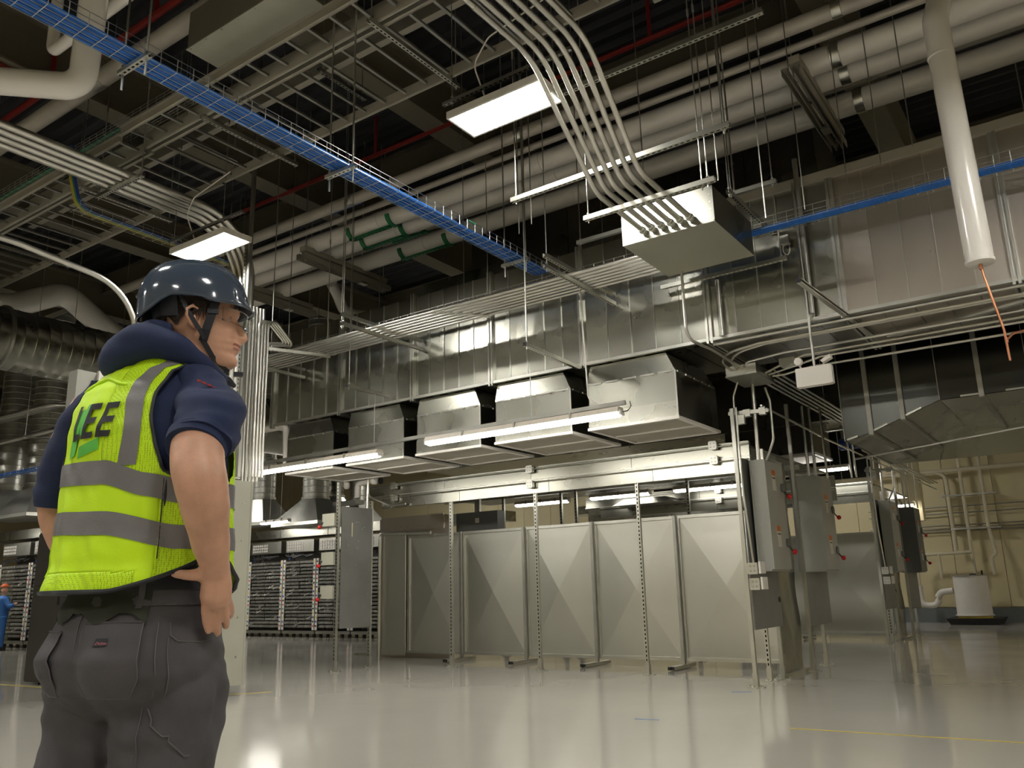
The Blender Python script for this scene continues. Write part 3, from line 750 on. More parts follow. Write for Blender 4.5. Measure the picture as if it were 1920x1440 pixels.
# left end column of the near containment (backplate seen from its side)
post(-9.0, 8.48, 2.62, 'tall slotted post left of the grey backplate', 'posts at the left end of the near containment', (0, -1, 0))
post(-9.05, 9.2, 2.4, 'slotted post right of the grey backplate', 'posts at the left end of the near containment', (0, -1, 0))
Bp = thing('backplate', 'large grey backplate between two slotted posts at the left end', 'plate', (-9, 8.85, .57))
obj('plate', MB().box((-9.01, 8.55, .57), (-8.99, 9.16, 2.28)), 'backplate', Bp)
mb = MB()
for k in range(16):
    mb.lathe((-8.992, 8.6 + random.random() * .5, .65 + random.random() * 1.5), [(.007, 0), (.007, .008)], 6, 'X')
obj('bolts', mb, 'steel', Bp, kind='stuff')
obj('cut_slot', MB().box((-8.992, 8.74, 1.85), (-8.988, 8.76, 2.05)), 'wall', Bp)
for k, zz in enumerate((2.0, 1.45, .98)):
    q = thing('disconnect_switch', ['top pale switch with red knob behind the left backplate', 'middle pale switch with red knob behind the left backplate', 'lowest pale switch with red knob behind the left backplate'][k], 'switch box', (-9.15, 8.5, zz), 'pale switches behind the left backplate')
    obj('body', MB().box((-9.3, 8.45, zz), (-9.05, 8.7, zz + .18)), 'enclosure_pale', q)
    mb = MB(); r = .03; X, Y, z = -9.32, 8.42, zz - .01
    mb.grid(lambda i, j: Vector((X + r * math.sin(PI * (j + .01) / 8.02) * math.cos(2 * PI * i / 12), Y + r * math.sin(PI * (j + .01) / 8.02) * math.sin(2 * PI * i / 12), z + r * math.cos(PI * (j + .01) / 8.02))), 12, 9, True)
    obj('handle_knob', mb, 'red', q)
    obj('handle_lever', MB().tube([(-9.28, 8.45, zz + .06), (-9.31, 8.42, zz)], .009, 6), 'black', q)
# white valve cluster at the beam's left end
v = thing('valve_assembly', 'white pipe elbow and valves at the left end of the near beam', 'valve', (-9.3, 9.4, 2.5))
obj('elbow', MB().tube(path([(-9.5, 9.35, 2.5), (-9.5, 9.35, 2.72), (-9.1, 9.35, 2.75)], .06), .045, 10), 'white', v)
obj('valve_body', MB().lathe((-9.15, 9.35, 2.68), [(.04, 0), (.06, .03), (.06, .12), (.04, .15)], 12), 'white', v)
obj('valve_body', MB().lathe((-9.75, 9.35, 2.66), [(.03, 0), (.05, .03), (.05, .1), (.03, .12)], 12), 'white', v)
obj('handwheel', MB().lathe((-9.02, 9.35, 2.72), [(.05, 0), (.05, .02)], 12, 'X'), 'black', v)
obj('drip_tray', MB().box((-9.95, 9.25, 2.40), (-9.45, 9.45, 2.46)), 'steel_dull', v)
solo('conduit', MB().tube(path([(-9.22, 9.3, 3.2), (-9.22, 9.3, 2.5), (-9.0, 9.55, 2.36), (-8.7, 9.58, 2.36)], .08), .016, 8), 'conduit', 'conduit dropping beside the white valves to the beam', 'conduit')
solo('conduit', MB().tube([(-9.28, 9.35, 3.4), (-9.28, 9.35, 2.3)], .022, 8), 'conduit', 'thick riser beside the white valves', 'conduit')

# emergency light on a stem
e = thing('emergency_light', 'white emergency light with two lamp heads hanging from a stem', 'lamp', (-2.16, 8.5, 2.98))
obj('case', MB().box((-2.34, 8.46, 2.975), (-2.0, 8.55, 3.17)), 'white', e)
obj('case_side', MB().box((-2.0, 8.465, 2.98), (-1.985, 8.545, 3.165)), 'white', e)
obj('stem', MB().tube([(-2.155, 8.5, 3.17), (-2.155, 8.45, 5.2)], .014, 8), 'conduit', e)
obj('lamp_head', MB().lathe((-2.3, 8.44, 3.24), [(.038, 0), (.045, .02), (.04, .05), (.02, .07)], 16, 'Y'), 'white', e)
obj('lamp_neck', MB().tube([(-2.29, 8.5, 3.17), (-2.3, 8.48, 3.23)], .01, 8), 'white', e)
mb = MB().hexa([(-2.06, 8.44, 3.19), (-1.97, 8.44, 3.23), (-1.97, 8.52, 3.23), (-2.06, 8.52, 3.19)], [(-2.08, 8.44, 3.215), (-1.98, 8.44, 3.27), (-1.98, 8.52, 3.27), (-2.08, 8.52, 3.215)])
obj('lamp_head', mb, 'white', e)
obj('lamp_neck', MB().tube([(-2.06, 8.5, 3.17), (-2.06, 8.5, 3.2)], .01, 8), 'white', e)
_k = 7.97 / 8.5
e.location = Vector((0, 0, CAMZ)) + (e.location - Vector((0, 0, CAMZ))) * _k; e.scale = (_k, _k, _k)
# ================================================================ BACK WALL: tank, pipes
WY = 23.45
def wp(name, pts, r, label, grp=None, m='cream_steel', rad=.12, cat='pipe'):
    return solo(name, MB().tube(path(pts, rad), r, 10), m, label, cat, grp)
M['creampipe'] = mat('cream_painted_pipe', (0.62, 0.56, 0.41), 0, 0.45, 0.04, 2)
g = 'cream pipes on the back wall'
wp('wall_pipe', [(-5, WY - .15, 3.66), (6, WY - .15, 3.70)], .055, 'long cream pipe running level across the back wall', g, 'creampipe')
wp('wall_pipe', [(-3.3, WY - .15, 3.66), (-3.05, WY - .15, 3.55), (-3.05, WY - .15, 1.7)], .045, 'cream vertical wall pipe, left of the three above the tank', g, 'creampipe', .2)
wp('wall_pipe', [(-2.72, WY - .15, 6.5), (-2.72, WY - .15, 1.1)], .04, 'cream vertical wall pipe, middle of the three above the tank', g, 'creampipe')
wp('wall_pipe', [(-2.28, WY - .15, 6.5), (-2.28, WY - .15, 2.2), (-2.2, WY - .2, 1.6), (-2.3, WY - .3, 1.5), (-2.3, WY - .3, 1.1)], .04, 'cream vertical wall pipe, right of the three above the tank', g, 'creampipe')
wp('wall_pipe', [(-3.95, WY - .35, .9), (-3.95, WY - .35, 1.62), (-2.7, WY - .35, 1.65)], .04, 'low cream pipe bridging left to the trap', g, 'creampipe')
wp('wall_pipe', [(-3.42, WY - .4, 1.62), (-3.42, WY - .4, 1.05)], .035, 'short cream pipe dropping into the tank lid', g, 'creampipe')
wp('trap_pipe', [(-3.95, WY - .45, .88), (-3.95, WY - .45, .42), (-3.55, WY - .45, .42), (-3.55, WY - .45, .72), (-3.2, WY - .5, .76)], .075, 'white U-shaped trap pipe beside the tank', None, 'white', .16)
for z, xa, xb in ((2.78, -5, 6), (2.62, -5, 3), (2.32, -5, 6), (2.25, -5, 6), (2.18, -5, 6)):
    wp('wall_conduit', [(xa, WY - .03, z), (xb, WY - .03, z)], .016, 'thin grey wall conduit at %s, running level' % {2.78: 'top of five', 2.62: 'second of five', 2.32: 'third of five', 2.25: 'fourth of five', 2.18: 'bottom of five'}[z], 'level conduits on the back wall', 'steel_dull', cat='conduit')
for i, zz in enumerate((3.02, 2.2)):
    solo('pipe_bracket', MB().box((-3.2 + i * .1, WY - .2, zz), (-2.0, WY - .02, zz + .04)), 'steel', ['upper', 'lower'][i] + ' pipe bracket strut across the three wall pipes', 'bracket')
wp('wall_conduit', [(-.55, WY - .03, 3.7), (-.55, WY - .03, 2.5)], .018, 'conduit dropping to a grey box at the right of the wall', None, 'steel', cat='conduit')
solo('wall_box', MB().box((-.7, WY - .08, 2.42), (-.42, WY, 2.62)), 'steel_dull', 'small grey box at the foot of the right wall conduit', 'box')
solo('wall_box', MB().box((-4.02, WY - .08, 2.6), (-3.84, WY, 2.76)), 'white', 'small white wall box above the trap', 'box')
wp('wall_conduit', [(-3.93, WY - .03, 2.6), (-3.88, WY - .03, 1.55)], .014, 'thin conduit below the small white wall box', None, 'steel', cat='conduit')
T = thing('water_tank', 'white cylindrical tank in a black spill tray', 'tank', (-2.78, 22.7, 0))
obj('spill_tray', MB().hexa([(-3.25, 22.2, .0), (-2.25, 22.2, .0), (-2.25, 23.2, .0), (-3.25, 23.2, .0)], [(-3.33, 22.15, .14), (-2.17, 22.15, .14), (-2.17, 23.25, .14), (-3.33, 23.25, .14)]), 'rubber', T)
obj('yellow_ring', MB().lathe((-2.78, 22.7, .14), [(.37, 0), (.37, .05)], 28), 'tape_yellow', T)
obj('shell', MB().lathe((-2.78, 22.7, .19), [(.41, 0), (.41, .02), (.375, .025), (.365, .4), (.36, .88), (.36, .9)], 36), 'white', T)
obj('lid', MB().lathe((-2.78, 22.7, 1.09), [(.385, 0), (.385, .02)], 36), 'enclosure', T)
obj('lid_fitting', MB().lathe((-2.7, 22.6, 1.11), [(.07, 0), (.07, .03)], 12), 'black', T)
obj('lid_fitting', MB().lathe((-2.5, 22.6, 1.11), [(.02, 0), (.02, .1)], 10), 'black', T)
e = thing('wall_emergency_light', 'far white emergency light on the back wall', 'lamp', (-4.3, WY - .1, 2.95))
obj('case', MB().box((-4.75, WY - .12, 2.9), (-4.25, WY - .02, 3.12)), 'white', e)
obj('lamp_head', MB().lathe((-4.35, WY - .1, 3.2), [(.05, 0), (.05, .06)], 12, 'Y'), 'white', e)
# brown steel bracket and raised unit top right
b = thing('stair_bracket', 'dark brown steel frame hanging at the upper right before the wall', 'frame', (-1.0, 21, 4.2))
M['brown'] = mat('brown_steel', (0.10, 0.075, 0.05), .2, .5, .1)
obj('raker', MB().bar((-1.5, 20, 5.4), (-.9, 22.5, 4.3), .1, .16), 'brown', b)
obj('tread', MB().box((-1.0, 20.5, 5.0), (3, 23.0, 5.1)), 'brown', b)
obj('tread', MB().box((-.9, 20.5, 4.6), (3, 23.0, 4.68)), 'brown', b)
obj('hanger', MB().box((-1.0, 22.4, 3.75), (-.94, 22.5, 4.7)), 'brown', b)
# pale square column before the back wall
struct('trim_40', MB().box((-3.53, 20.4, 2.3), (-3.22, 20.7, 8.54)), 'wall')

# ================================================================ SERVER ROWS
M['label_strip'] = mat('white_label_strip', (0.62, 0.60, 0.56), 0, .5)
cols = ['black', 'red', 'greencable', 'black', 'tape_yellow', 'bluepaint']
def rack(x0, x1, Y, label, grp):
    K = thing('server_rack', label, 'server rack', ((x0 + x1) / 2, Y, 0), grp)
    H = 2.42
    obj('base', MB().box((x0, Y, .09), (x1, Y + .9, .16)), 'steel_dull', K)
    mb = MB()
    for k in range(5): mb.lathe((x0 + .1 + k * (x1 - x0 - .2) / 4, Y + .1, 0), [(.04, 0), (.045, .045), (.04, .09)], 8)
    obj('casters', mb, 'rubber', K, kind='stuff')
    obj('shell', MB().box((x0, Y + .35, .16), (x1, Y + .9, H)), 'cabinet', K)
    for s, xx in ((0, x0), (1, x1 - .07)):
        obj('label_strip', MB().box((xx, Y - .02, .18), (xx + .07, Y, 1.93)), 'label_strip', K)
        for k in range(16):
            obj('strip_mark', MB().box((xx + .015, Y - .026, .26 + k * .105), (xx + .055, Y - .02, .30 + k * .105)), cols[(k * 5 + s) % 6], K)
    n = 19
    for c in range(2):
        xa = x0 + .09 + c * (x1 - x0 - .16) / 2; xb = xa + (x1 - x0 - .2) / 2
        for k in range(n):
            z = .24 + k * .088
            dy = random.uniform(-.02, .03)
            mb = MB().box((xa, Y + dy, z), (xb, Y + .4, z + .06))
            mb.box((xa + .05, Y + dy - .015, z + .012), (xa + .22, Y + dy, z + .04))
            mb.box((xb - .2, Y + dy - .012, z + .018), (xb - .05, Y + dy, z + .05))
            obj('server', mb, 'server', K)
    obj('top_unit', MB().box((x0 + .08, Y - .02, 2.12), (x1 - .08, Y + .5, H)), 'steel_dull', K)
    mb = MB()
    for k in range(7):
        for j in range(3): mb.box((x0 + .14 + k * .09, Y - .03, 2.16 + j * .075), (x0 + .2 + k * .09, Y - .02, 2.21 + j * .075))
    obj('outlets', mb, 'label_strip', K, kind='stuff')
    mb = MB()
    for k in range(12):
        xx = x0 + .1 + random.random() * (x1 - x0 - .3); z = .3 + random.random() * 1.5
        mb.tube([(xx, Y - .03, z), (xx + .05, Y - .08, z - .05), (xx + .16, Y - .03, z + .02)], .005, 4)
    obj('patch_cables', mb, 'white', K, kind='stuff')
    mb = MB()
    for k in range(10):
        xx = x0 + .05 + random.random() * (x1 - x0 - .4)
        mb.tube([(xx, Y - .02, 2.02 + random.random() * .06), (xx + .15, Y - .06, 1.96 + random.random() * .06), (xx + .35, Y - .02, 2.04)], .012, 5)
    obj('cable_bundle', mb, 'black', K)
    obj('indicator', MB().box((x0 + .2, Y - .03, 1.93), (x0 + .25, Y - .02, 1.97)), 'bluepaint', K)
rx = [-20.35, -19.1, -17.7, -16.45, -15.2, -13.95]
for i in range(5):
    rack(rx[i] + .02, rx[i + 1] - .02, 14.8, ['open server rack hidden mostly by the pale enclosure', 'open server rack at the left of the gap beside the pale enclosure', 'open server rack in the middle of the gap left of the grey backplate', 'open server rack just left of the grey backplate', 'open server rack mostly behind the grey backplate'][i], 'open server racks far behind')
for i, xa in enumerate((-22.3, -20.75, -19.2)):
    rack(xa, xa + 1.5, 9.9, ['open server rack at the left picture edge', 'open server rack left of the dark cabinet', 'open server rack partly behind the dark cabinet'][i], 'open server racks at far left')
H_ = thing('rack_header', 'galvanized header duct above the far server racks', 'duct', (-16, 14.9, 2.5))
for k in range(5): obj('header_panel', MB().box((-19.6 + k * 1.8, 14.75, 2.5), (-17.82 + k * 1.8, 15.3, 2.72)), 'galv', H_)
H_ = thing('rack_header', 'galvanized header duct above the left server racks', 'duct', (-20.5, 9.9, 2.5))
for k in range(4): obj('header_panel', MB().box((-23.4 + k * 1.5, 9.85, 2.5), (-21.92 + k * 1.5, 10.4, 2.72)), 'galv', H_)
linear_lamp(-19.0, -17.6, 13.4, 2.78, 'small linear lamp under the far hoods, left one', 'lamps before the far racks', 8.6)
linear_lamp(-16.9, -15.9, 13.4, 2.74, 'small bright lamp under the far hoods, right one', 'lamps before the far racks', 8.6)
linear_lamp(-19.6, -17.6, 10.9, 3.2, 'added fill lamp in the rack aisle hidden behind the worker', 'lamps at far left', 8.6)  # added unseen lamp, brightens the racks and hoods
linear_lamp(-22.6, -20.0, 8.6, 2.72, 'linear lamp at the left picture edge before the racks', 'lamps at far left', 8.6)
M['galv_pale'] = mat('pale_galvanized', (0.50, 0.50, 0.45), .75, 0.36, 0.06, 2, 0.05, rnd=0.1)
def hood(X, Y, rd, z0, zm, zt, wd, label, grp, m='galv_pale'):
    Hh = thing('exhaust_hood', label, 'hood', (X, Y, z0), grp)
    obj('rim', MB().box((X - wd, Y - wd * .8, z0), (X + wd, Y + wd * .8, z0 + .08)), m, Hh)
    n = 24; vs = []
    sq = []
    for k in range(n):
        a = 2 * PI * k / n + PI / 4; c, s = math.cos(a), math.sin(a); q = max(abs(c), abs(s))
        sq.append((X + wd * c / q, Y + wd * .8 * s / q, z0 + .08))
    ci = [(X + rd * math.cos(2 * PI * k / n + PI / 4), Y + rd * math.sin(2 * PI * k / n + PI / 4), zm) for k in range(n)]
    obj('cone', MB().add(sq + ci, [(k, (k + 1) % n, n + (k + 1) % n, n + k) for k in range(n)]), m, Hh, smooth=True)
    prof = []
    z = zm
    while z < zt: prof += [(rd, z - zm), (rd, z - zm + .13), (rd + .012, z - zm + .14), (rd + .012, z - zm + .15)]; z += .16
    obj('spiral_duct', MB().lathe((X, Y, zm), prof, 28), m, Hh)
    obj('ring', MB().lathe((X, Y, zm - .02), [(rd + .03, 0), (rd + .03, .06)], 28), 'steel_dull', Hh)
g_ = 'exhaust hoods over the far racks'
hood(-18.5, 14.7, .30, 2.84, 3.58, 8.6, .66, 'spiral duct hood nearest the pale enclosure over the far racks', g_)
hood(-18.85, 17.5, .34, 3.05, 3.88, 8.6, .6, 'darker spiral duct hood between two others over the far racks', g_, 'galv_dark')
hood(-16.45, 14.7, .33, 2.72, 3.42, 8.6, .86, 'wide spiral duct hood in the middle of the far gap', g_)
hood(-19.9, 19.6, .26, 3.2, 4.0, 8.6, .7, 'thin spiral duct at right of the far hoods', g_)
hood(-21.35, 10.2, .37, 3.0, 3.72, 8.6, .85, 'spiral duct hood at left beside the worker', 'exhaust hoods at far left')
hood(-23.1, 10.2, .37, 3.1, 3.85, 8.6, .8, 'spiral duct hood at the left picture edge', 'exhaust hoods at far left')
hood(-22.6, 12.4, .3, 3.2, 3.7, 8.6, .7, 'thin spiral duct hood just behind the worker', 'exhaust hoods at far left')
# dark bronze cabinet
cb = thing('equipment_cabinet', 'dark bronze equipment cabinet behind the worker at left', 'cabinet', (-11.2, 6.1, 0))
obj('body', MB().box((-11.9, 5.74, .03), (-10.3, 6.6, 1.95)), 'cabinet', cb)
obj('door', MB().box((-11.88, 5.72, .05), (-10.9, 5.74, 1.24)), 'cabinet', cb)
obj('upper_door', MB().box((-11.88, 5.72, 1.25), (-10.9, 5.74, 1.93)), 'cabinet', cb)
obj('latch', MB().box((-11.2, 5.705, 1.0), (-11.17, 5.72, 1.1)), 'black', cb)
mb = MB()
for k in range(4): mb.lathe((-11.8 + k * .45, 5.9, 0), [(.03, 0), (.03, .03)], 8)
obj('feet', mb, 'black', cb, kind='stuff')
# tall grey box behind the worker's shoulder
gb = thing('wall_cabinet', 'tall grey cabinet hung behind the worker with a white front', 'cabinet', (-8.95, 4.8, 2.4))
obj('body', MB().box((-9.08, 4.5, 2.1), (-8.9, 5.3, 3.5)), 'enclosure', gb)
obj('front', MB().box((-8.9, 4.72, 2.1), (-8.86, 5.3, 3.52)), 'white', gb)
obj('hinge', MB().box((-8.9, 4.66, 3.38), (-8.87, 4.72, 3.4)), 'black', gb)
obj('hinge', MB().box((-8.9, 4.66, 3.1), (-8.87, 4.72, 3.12)), 'black', gb)
# ================================================================ OVERHEAD
TOP = 8.5
def rods(parent, pts, z0, z1=8.6, r=.006, m='steel', name='hanger_rod'):
    for X, Y in pts:
        mb = MB().tube([(X, Y, z0 - .05), (X, Y, z1)], r, 6)
        mb.lathe((X, Y, z0 - .025), [(.014, 0), (.014, .012)], 6)
        mb.lathe((X, Y, z0 + .03), [(.014, 0), (.014, .012)], 6)
        if z1 - z0 > 1.5: mb.lathe((X, Y, z0 + (z1 - z0) * .35), [(.011, 0), (.011, .07)], 6)
        obj(name, mb, m, parent)

def trapeze(a, b, label, grp=None, m='slotted', rodpts=None, zt=8.6, face=(0, 0, -1), second=None, cat='hanger', rr=.006):
    T = thing('trapeze_hanger', label, cat, a, grp)
    strut('strut', a, b, T, m, face)
    if second:
        strut('strut', (a[0], a[1], a[2] + second), (b[0], b[1], b[2] + second), T, m, face)
    A, B = Vector(a), Vector(b); d = (B - A).normalized() * .04
    if rodpts is None: rodpts = [(A + d)[:2], (B - d)[:2]]
    rods(T, rodpts, a[2], zt, rr)
    return T

# ---- flat LED panels
def panel_lamp(x0, x1, y0, y1, z, label, grp):
    L = thing('panel_lamp', label, 'lamp', ((x0 + x1) / 2, (y0 + y1) / 2, z), grp)
    obj('diffuser', MB().box((x0 + .02, y0 + .02, z), (x1 - .02, y1 - .02, z + .01)), 'glow', L)
    t = .02
    for q in (((x0, y0, z - .006), (x1, y0 + t, z + .06)), ((x0, y1 - t, z - .006), (x1, y1, z + .06)), ((x0, y0 + t, z - .006), (x0 + t, y1 - t, z + .06)), ((x1 - t, y0 + t, z - .006), (x1, y1 - t, z + .06))):
        obj('frame_side', MB().box(*q), 'white', L)
    obj('back_pan', MB().box((x0 + t, y0 + t, z + .03), (x1 - t, y1 - t, z + .06)), 'lampbody', L)
    obj('driver_box', MB().box((x0 + .3, y0 + .1, z + .06), (x1 - .3, y1 - .1, z + .1)), 'lampbody', L)
    strut('lamp_strut', (x0 - .05, y0 + .02, z + .16), (x1 + .3, y0 + .02, z + .16), L, 'slotted_dull', (0, 0, -1), .03, .03)
    rods(L, [(x0 + .05, y0 + .02), (x1 - .05, y0 + .02)], z + .16, 8.6, .004, 'steel_dull')
    obj('lamp_cable', MB().tube(path([(x0 + .35, y0 + .1, z + .1), (x0 + .3, y0 + .0, z + .4), (x0 + .5, y0 - .05, z + .55), (x1 + .2, y0 - .1, z + .62)], .12), .007, 6), 'white', L)
    return L
panel_lamp(-4.08, -3.13, 4.98, 5.37, 5.0, 'flat bright LED panel lamp between the ladder and the bent conduits', 'flat LED panel lamps')
panel_lamp(-8.53, -7.5, 5.24, 5.62, 5.0, 'flat bright LED panel lamp above the worker\'s helmet', 'flat LED panel lamps')
FILL_LAMPS = [(4.6, 10.5), (4.6, 15.5), (7.2, 20), (-22, 6.5), (-20, 12.5), (-15.9, 10.6), (-6, 20.2), (-11, 20.2), (-17.5, 20.2), (-3.6, .3), (1.2, 5.2), (1.2, .3), (-8.3, .3), (-3.6, -4), (1.2, -4), (5.8, .3), (5.8, 5.2), (-13, .3), (-13, -4), (-8.3, -4), (-19, 1.5), (-25, 1.5), (4, -2)]  # added lamps out of sight, off frame and behind worker and ducts, raising brightness
for i, (X, Y) in enumerate(FILL_LAMPS[:20]):
    panel_lamp(X - .5, X + .5, Y - .2, Y + .2, 5.3 if Y > 20.1 else 5.0, 'added LED panel lamp out of view, %s of the unseen fill lamps' % ORD[i], 'flat LED panel lamps')

# ---- cable ladders
LZ = 6.0; s_ = (LZ - 1.05) / 4.25
def ladder(xa, xb, ya, yb, label, z=LZ, h=.11, step=.285, m='steel_dull', grp='cable ladders overhead', off=.1):
    L = thing('cable_ladder', label, 'cable ladder', ((xa + xb) / 2, (ya + yb) / 2, z), grp)
    for yy, sg in ((ya, 1), (yb, -1)):
        mb = MB().box((xa, yy - .006, z), (xb, yy + .006, z + h))
        mb.box((xa, min(yy, yy - sg * .032), z), (xb, max(yy, yy - sg * .032), z + .008))
        mb.box((xa, min(yy, yy - sg * .035), z + h - .008), (xb, max(yy, yy - sg * .035), z + h))
        obj('side_rail', mb, 'cream_steel', L)
    x = xa + off
    while x < xb - .05:
        o = strut('rung', (x, ya + .007, z + .045), (x, yb - .007, z + .045), L, m, (0, 0, -1), .03, .025)
        x += step
    return L
ladder(-14.8, -8.25, 4.78, 5.70, 'wide cable ladder bay at left, above the grey conduit bank')
ladder(-8.2, -2.6, 4.75, 5.68, 'wide cable ladder bay in the middle, left of the panel lamp', off=.16)
ladder(-14.0, -8.3, 4.42, 4.68, 'narrow cable ladder bay at far left', off=.2)
ladder(-8.2, -2.6, 4.35, 4.64, 'narrow cable ladder bay behind the upper sheet metal box', off=.14)
ladder(-2.5, 2.2, 5.0, 5.9, 'cable ladder bay above the bent conduits at the top', off=.2)
# upper pale ladders / joists
for i, (yy, xa, xb) in enumerate(((5.35, -12.5, -3.3), (5.62, -13, -2.6))):
    t = thing('pale_joist', ['pale joist above the ladders, nearer one', 'pale joist above the ladders, running behind it', 'pale joist above the left ladders, far one', 'pale joist above the left ladders, near one'][i], 'joist', ((xa + xb) / 2, yy, 6.75), 'pale joists above the cable ladders')
    obj('flange', MB().box((xa, yy - .04, 6.72), (xb, yy + .04, 6.74)), 'cream_steel', t)
    obj('web', MB().box((xa, yy - .005, 6.74), (xb, yy + .005, 6.95)), 'cream_steel', t)
for i, (x, ya, yb) in enumerate(((-4.61, 4.55, 5.82), (-7.10, 4.6, 5.9), (-9.6, 4.6, 5.9), (-12.2, 4.6, 5.9))):
    trapeze((x, ya, 5.965), (x, yb, 5.965), 'slotted hanger strut under the ladders, %s' % ['beside the panel lamp', 'crossed by the blue tray', 'left of the blue tray', 'at far left'][i], 'slotted hangers under the ladders', 'slotted')
for i, (x, ya, yb) in enumerate(((-3.9, 5.3, 6.1), (-6.1, 5.3, 6.0), (-8.4, 5.2, 6.0))):
    t = thing('upper_strut', 'dull slotted strut above the ladder, %s one' % ['right', 'middle', 'left'][i], 'strut', (x, ya, 6.5), 'dull upper struts')
    strut('strut', (x, ya, 6.5), (x, yb, 6.5), t, 'slotted_dull')
    rods(t, [(x, ya + .05), (x, yb - .05)], 6.5, 8.6, .005, 'steel_dull')
# sheet metal boxes over the ladders
b = thing('sheet_box', 'large flat galvanized box at the top left over the ladders', 'box', (-5.7, 4.2, 6.2))
z = 6.2; k = (z - 1.05) / 4.75
M['box_plate'] = mat('flat_sheet_plate', (0.40, 0.40, 0.33), .3, .5, .06, 4)
obj('bottom_plate', MB().box((-6.55, 4.03, z), (-5.02, 4.42, z + .012)), 'box_plate', b)
obj('shell', MB().box((-6.54, 4.04, z + .012), (-5.03, 4.41, z + .42)), 'tan_steel', b)
mb = MB()
for q in range(7):
    for yy in (4.05, 4.4): mb.lathe((-6.5 + q * .24, yy, z - .006), [(.008, 0), (.008, .006)], 6)
obj('screws', mb, 'steel_dull', b, kind='stuff')
obj('rating_label', MB().box((-6.0, 4.41, z + .05), (-5.8, 4.412, z + .12)), 'paper', b)
b = thing('sheet_box', 'small flat galvanized box at left beside the conduit bank', 'box', (-8.7, 4.8, 6.2))
obj('bottom_plate', MB().box((-8.98, 4.66, 6.2), (-8.62, 4.9, 6.212)), 'box_plate', b)
obj('shell', MB().box((-8.97, 4.67, 6.212), (-8.63, 4.89, 6.42)), 'galv_dark', b)

# ---- wire basket trays with blue cables
def basket(a, b, wd, hh, label, grp, step=.125, nl=5):
    """a,b: start and end of the tray's centre line at its bottom"""
    a, b = Vector(a), Vector(b); d = (b - a).normalized(); sd = d.cross(Vector((0, 0, 1))).normalized(); L = (b - a).length
    T = thing('wire_tray', label, 'cable tray', a, grp)
    up = Vector((0, 0, 1)); r = .0028
    for k in range(nl):
        o_ = sd * (-wd / 2 + wd * k / (nl - 1)); obj('long_wire', MB().tube([a + o_, b + o_], r, 4), 'steel', T)
    for s in (-1, 1):
        for h_ in (hh * .5, hh): obj('long_wire', MB().tube([a + sd * s * wd / 2 + up * h_, b + sd * s * wd / 2 + up * h_], r, 4), 'steel', T)
    n = int(L / step)
    me = None
    for k in range(n):
        p = a + d * (k * step + .02)
        q = [p + sd * wd / 2 * (-1) + up * hh, p - sd * wd / 2, p + sd * wd / 2, p + sd * wd / 2 + up * hh]
        if me is None:
            o = obj('cross_wire', MB().tube(q, r * 1.1, 5), 'steel', T, origin=p); me = o.data
        else:
            o = bpy.data.objects.new('cross_wire', me); C.objects.link(o); o.location = p - Vector(T.location); o.parent = T
    return T
basket((-4.85, .6, 4.573), (-4.85, 7.6, 4.573), .2, .1, 'wire tray with blue cables running diagonally across the upper left', 'wire cable trays')
basket((-9.3, 7.72, 4.40), (2.0, 7.72, 4.42), .2, .11, 'wire tray with blue cables running along the duct face', 'wire cable trays', .125)
random.seed(3)
for k in range(11):
    x = -4.935 + (k % 6) * .034; z = 4.585 + (k // 6) * .016
    pts = [(x + random.uniform(-.008, .008), .6 + j * .7, z + random.uniform(-.003, .004)) for j in range(11)]
    pts[-1] = (x, 7.65, z)
    solo('data_cable', MB().tube(path(pts, .3, 2), .0115, 6), 'bluecable', 'blue data cable in the bundle of the diagonal wire tray', 'cable', 'blue cables in the diagonal tray')
for k in range(6):
    y = 7.65 + (k % 4) * .026; z = 4.415 + (k // 4) * .016
    pts = [(-9.2 + j * 1.1, y + random.uniform(-.006, .006), z + random.uniform(-.003, .003)) for j in range(11)]
    solo('data_cable', MB().tube(path(pts, .3, 2), .0115, 6), 'bluecable', 'blue data cable in the wire tray along the duct', 'cable', 'blue cables in the duct side tray')
solo('green_tag', MB().box((-4.76, 6.15, 4.66), (-4.745, 6.27, 4.675)), 'greencable', 'small pale green tag on the diagonal wire tray', 'tag')
for i, (Y, gap) in enumerate(((2.62, .0), (4.5, 0), (7.1, 0))):
    z = 4.545
    T = thing('trapeze_hanger', 'short slotted hanger under the blue wire tray, %s one' % ['upper left', 'middle', 'lower right'][i], 'hanger', (-4.85, Y, z), 'short hangers of the blue tray')
    strut('strut', (-5.03, Y, z), (-4.67, Y, z), T, 'slotted', (0, 0, -1), .041, .03)
    rods(T, [(-4.99, Y), (-4.71, Y)], z, 8.6, .008)
    for X in (-4.99, -4.71): obj('rod_end', MB().tube([(X, Y, z - .14), (X, Y, z)], .008, 6), 'steel', T)
# left tray with blue and yellow cables
basket((-8.66, 4.15, 5.2), (-8.72, 6.4, 5.2), .2, .08, 'small wire tray with blue and yellow cables at left', 'wire cable trays')
for k, (m_, dx) in enumerate((('bluepaint', .03), ('bluepaint', .055), ('yellowcable', -.05), ('yellowcable', -.025), ('greencable', .0))):
    solo('loose_cable', MB().tube(path([(-9.0 + dx, 4.2, 6.1), (-8.75 + dx, 4.15, 5.6), (-8.66 + dx, 4.2, 5.22), (-8.7 + dx, 6.3, 5.22)], .18), .011, 6), m_,
         ['outer blue cable dropping into the small left tray', 'inner blue cable dropping into the small left tray', 'outer yellow cable dropping into the small left tray', 'inner yellow cable dropping into the small left tray', 'green cable dropping into the small left tray'][k], 'cable')
basket((-12.5, 4.55, 6.25), (-7.0, 4.55, 6.25), .25, .08, 'wire tray with green cables beside the long grey pipe', 'wire cable trays', .15)
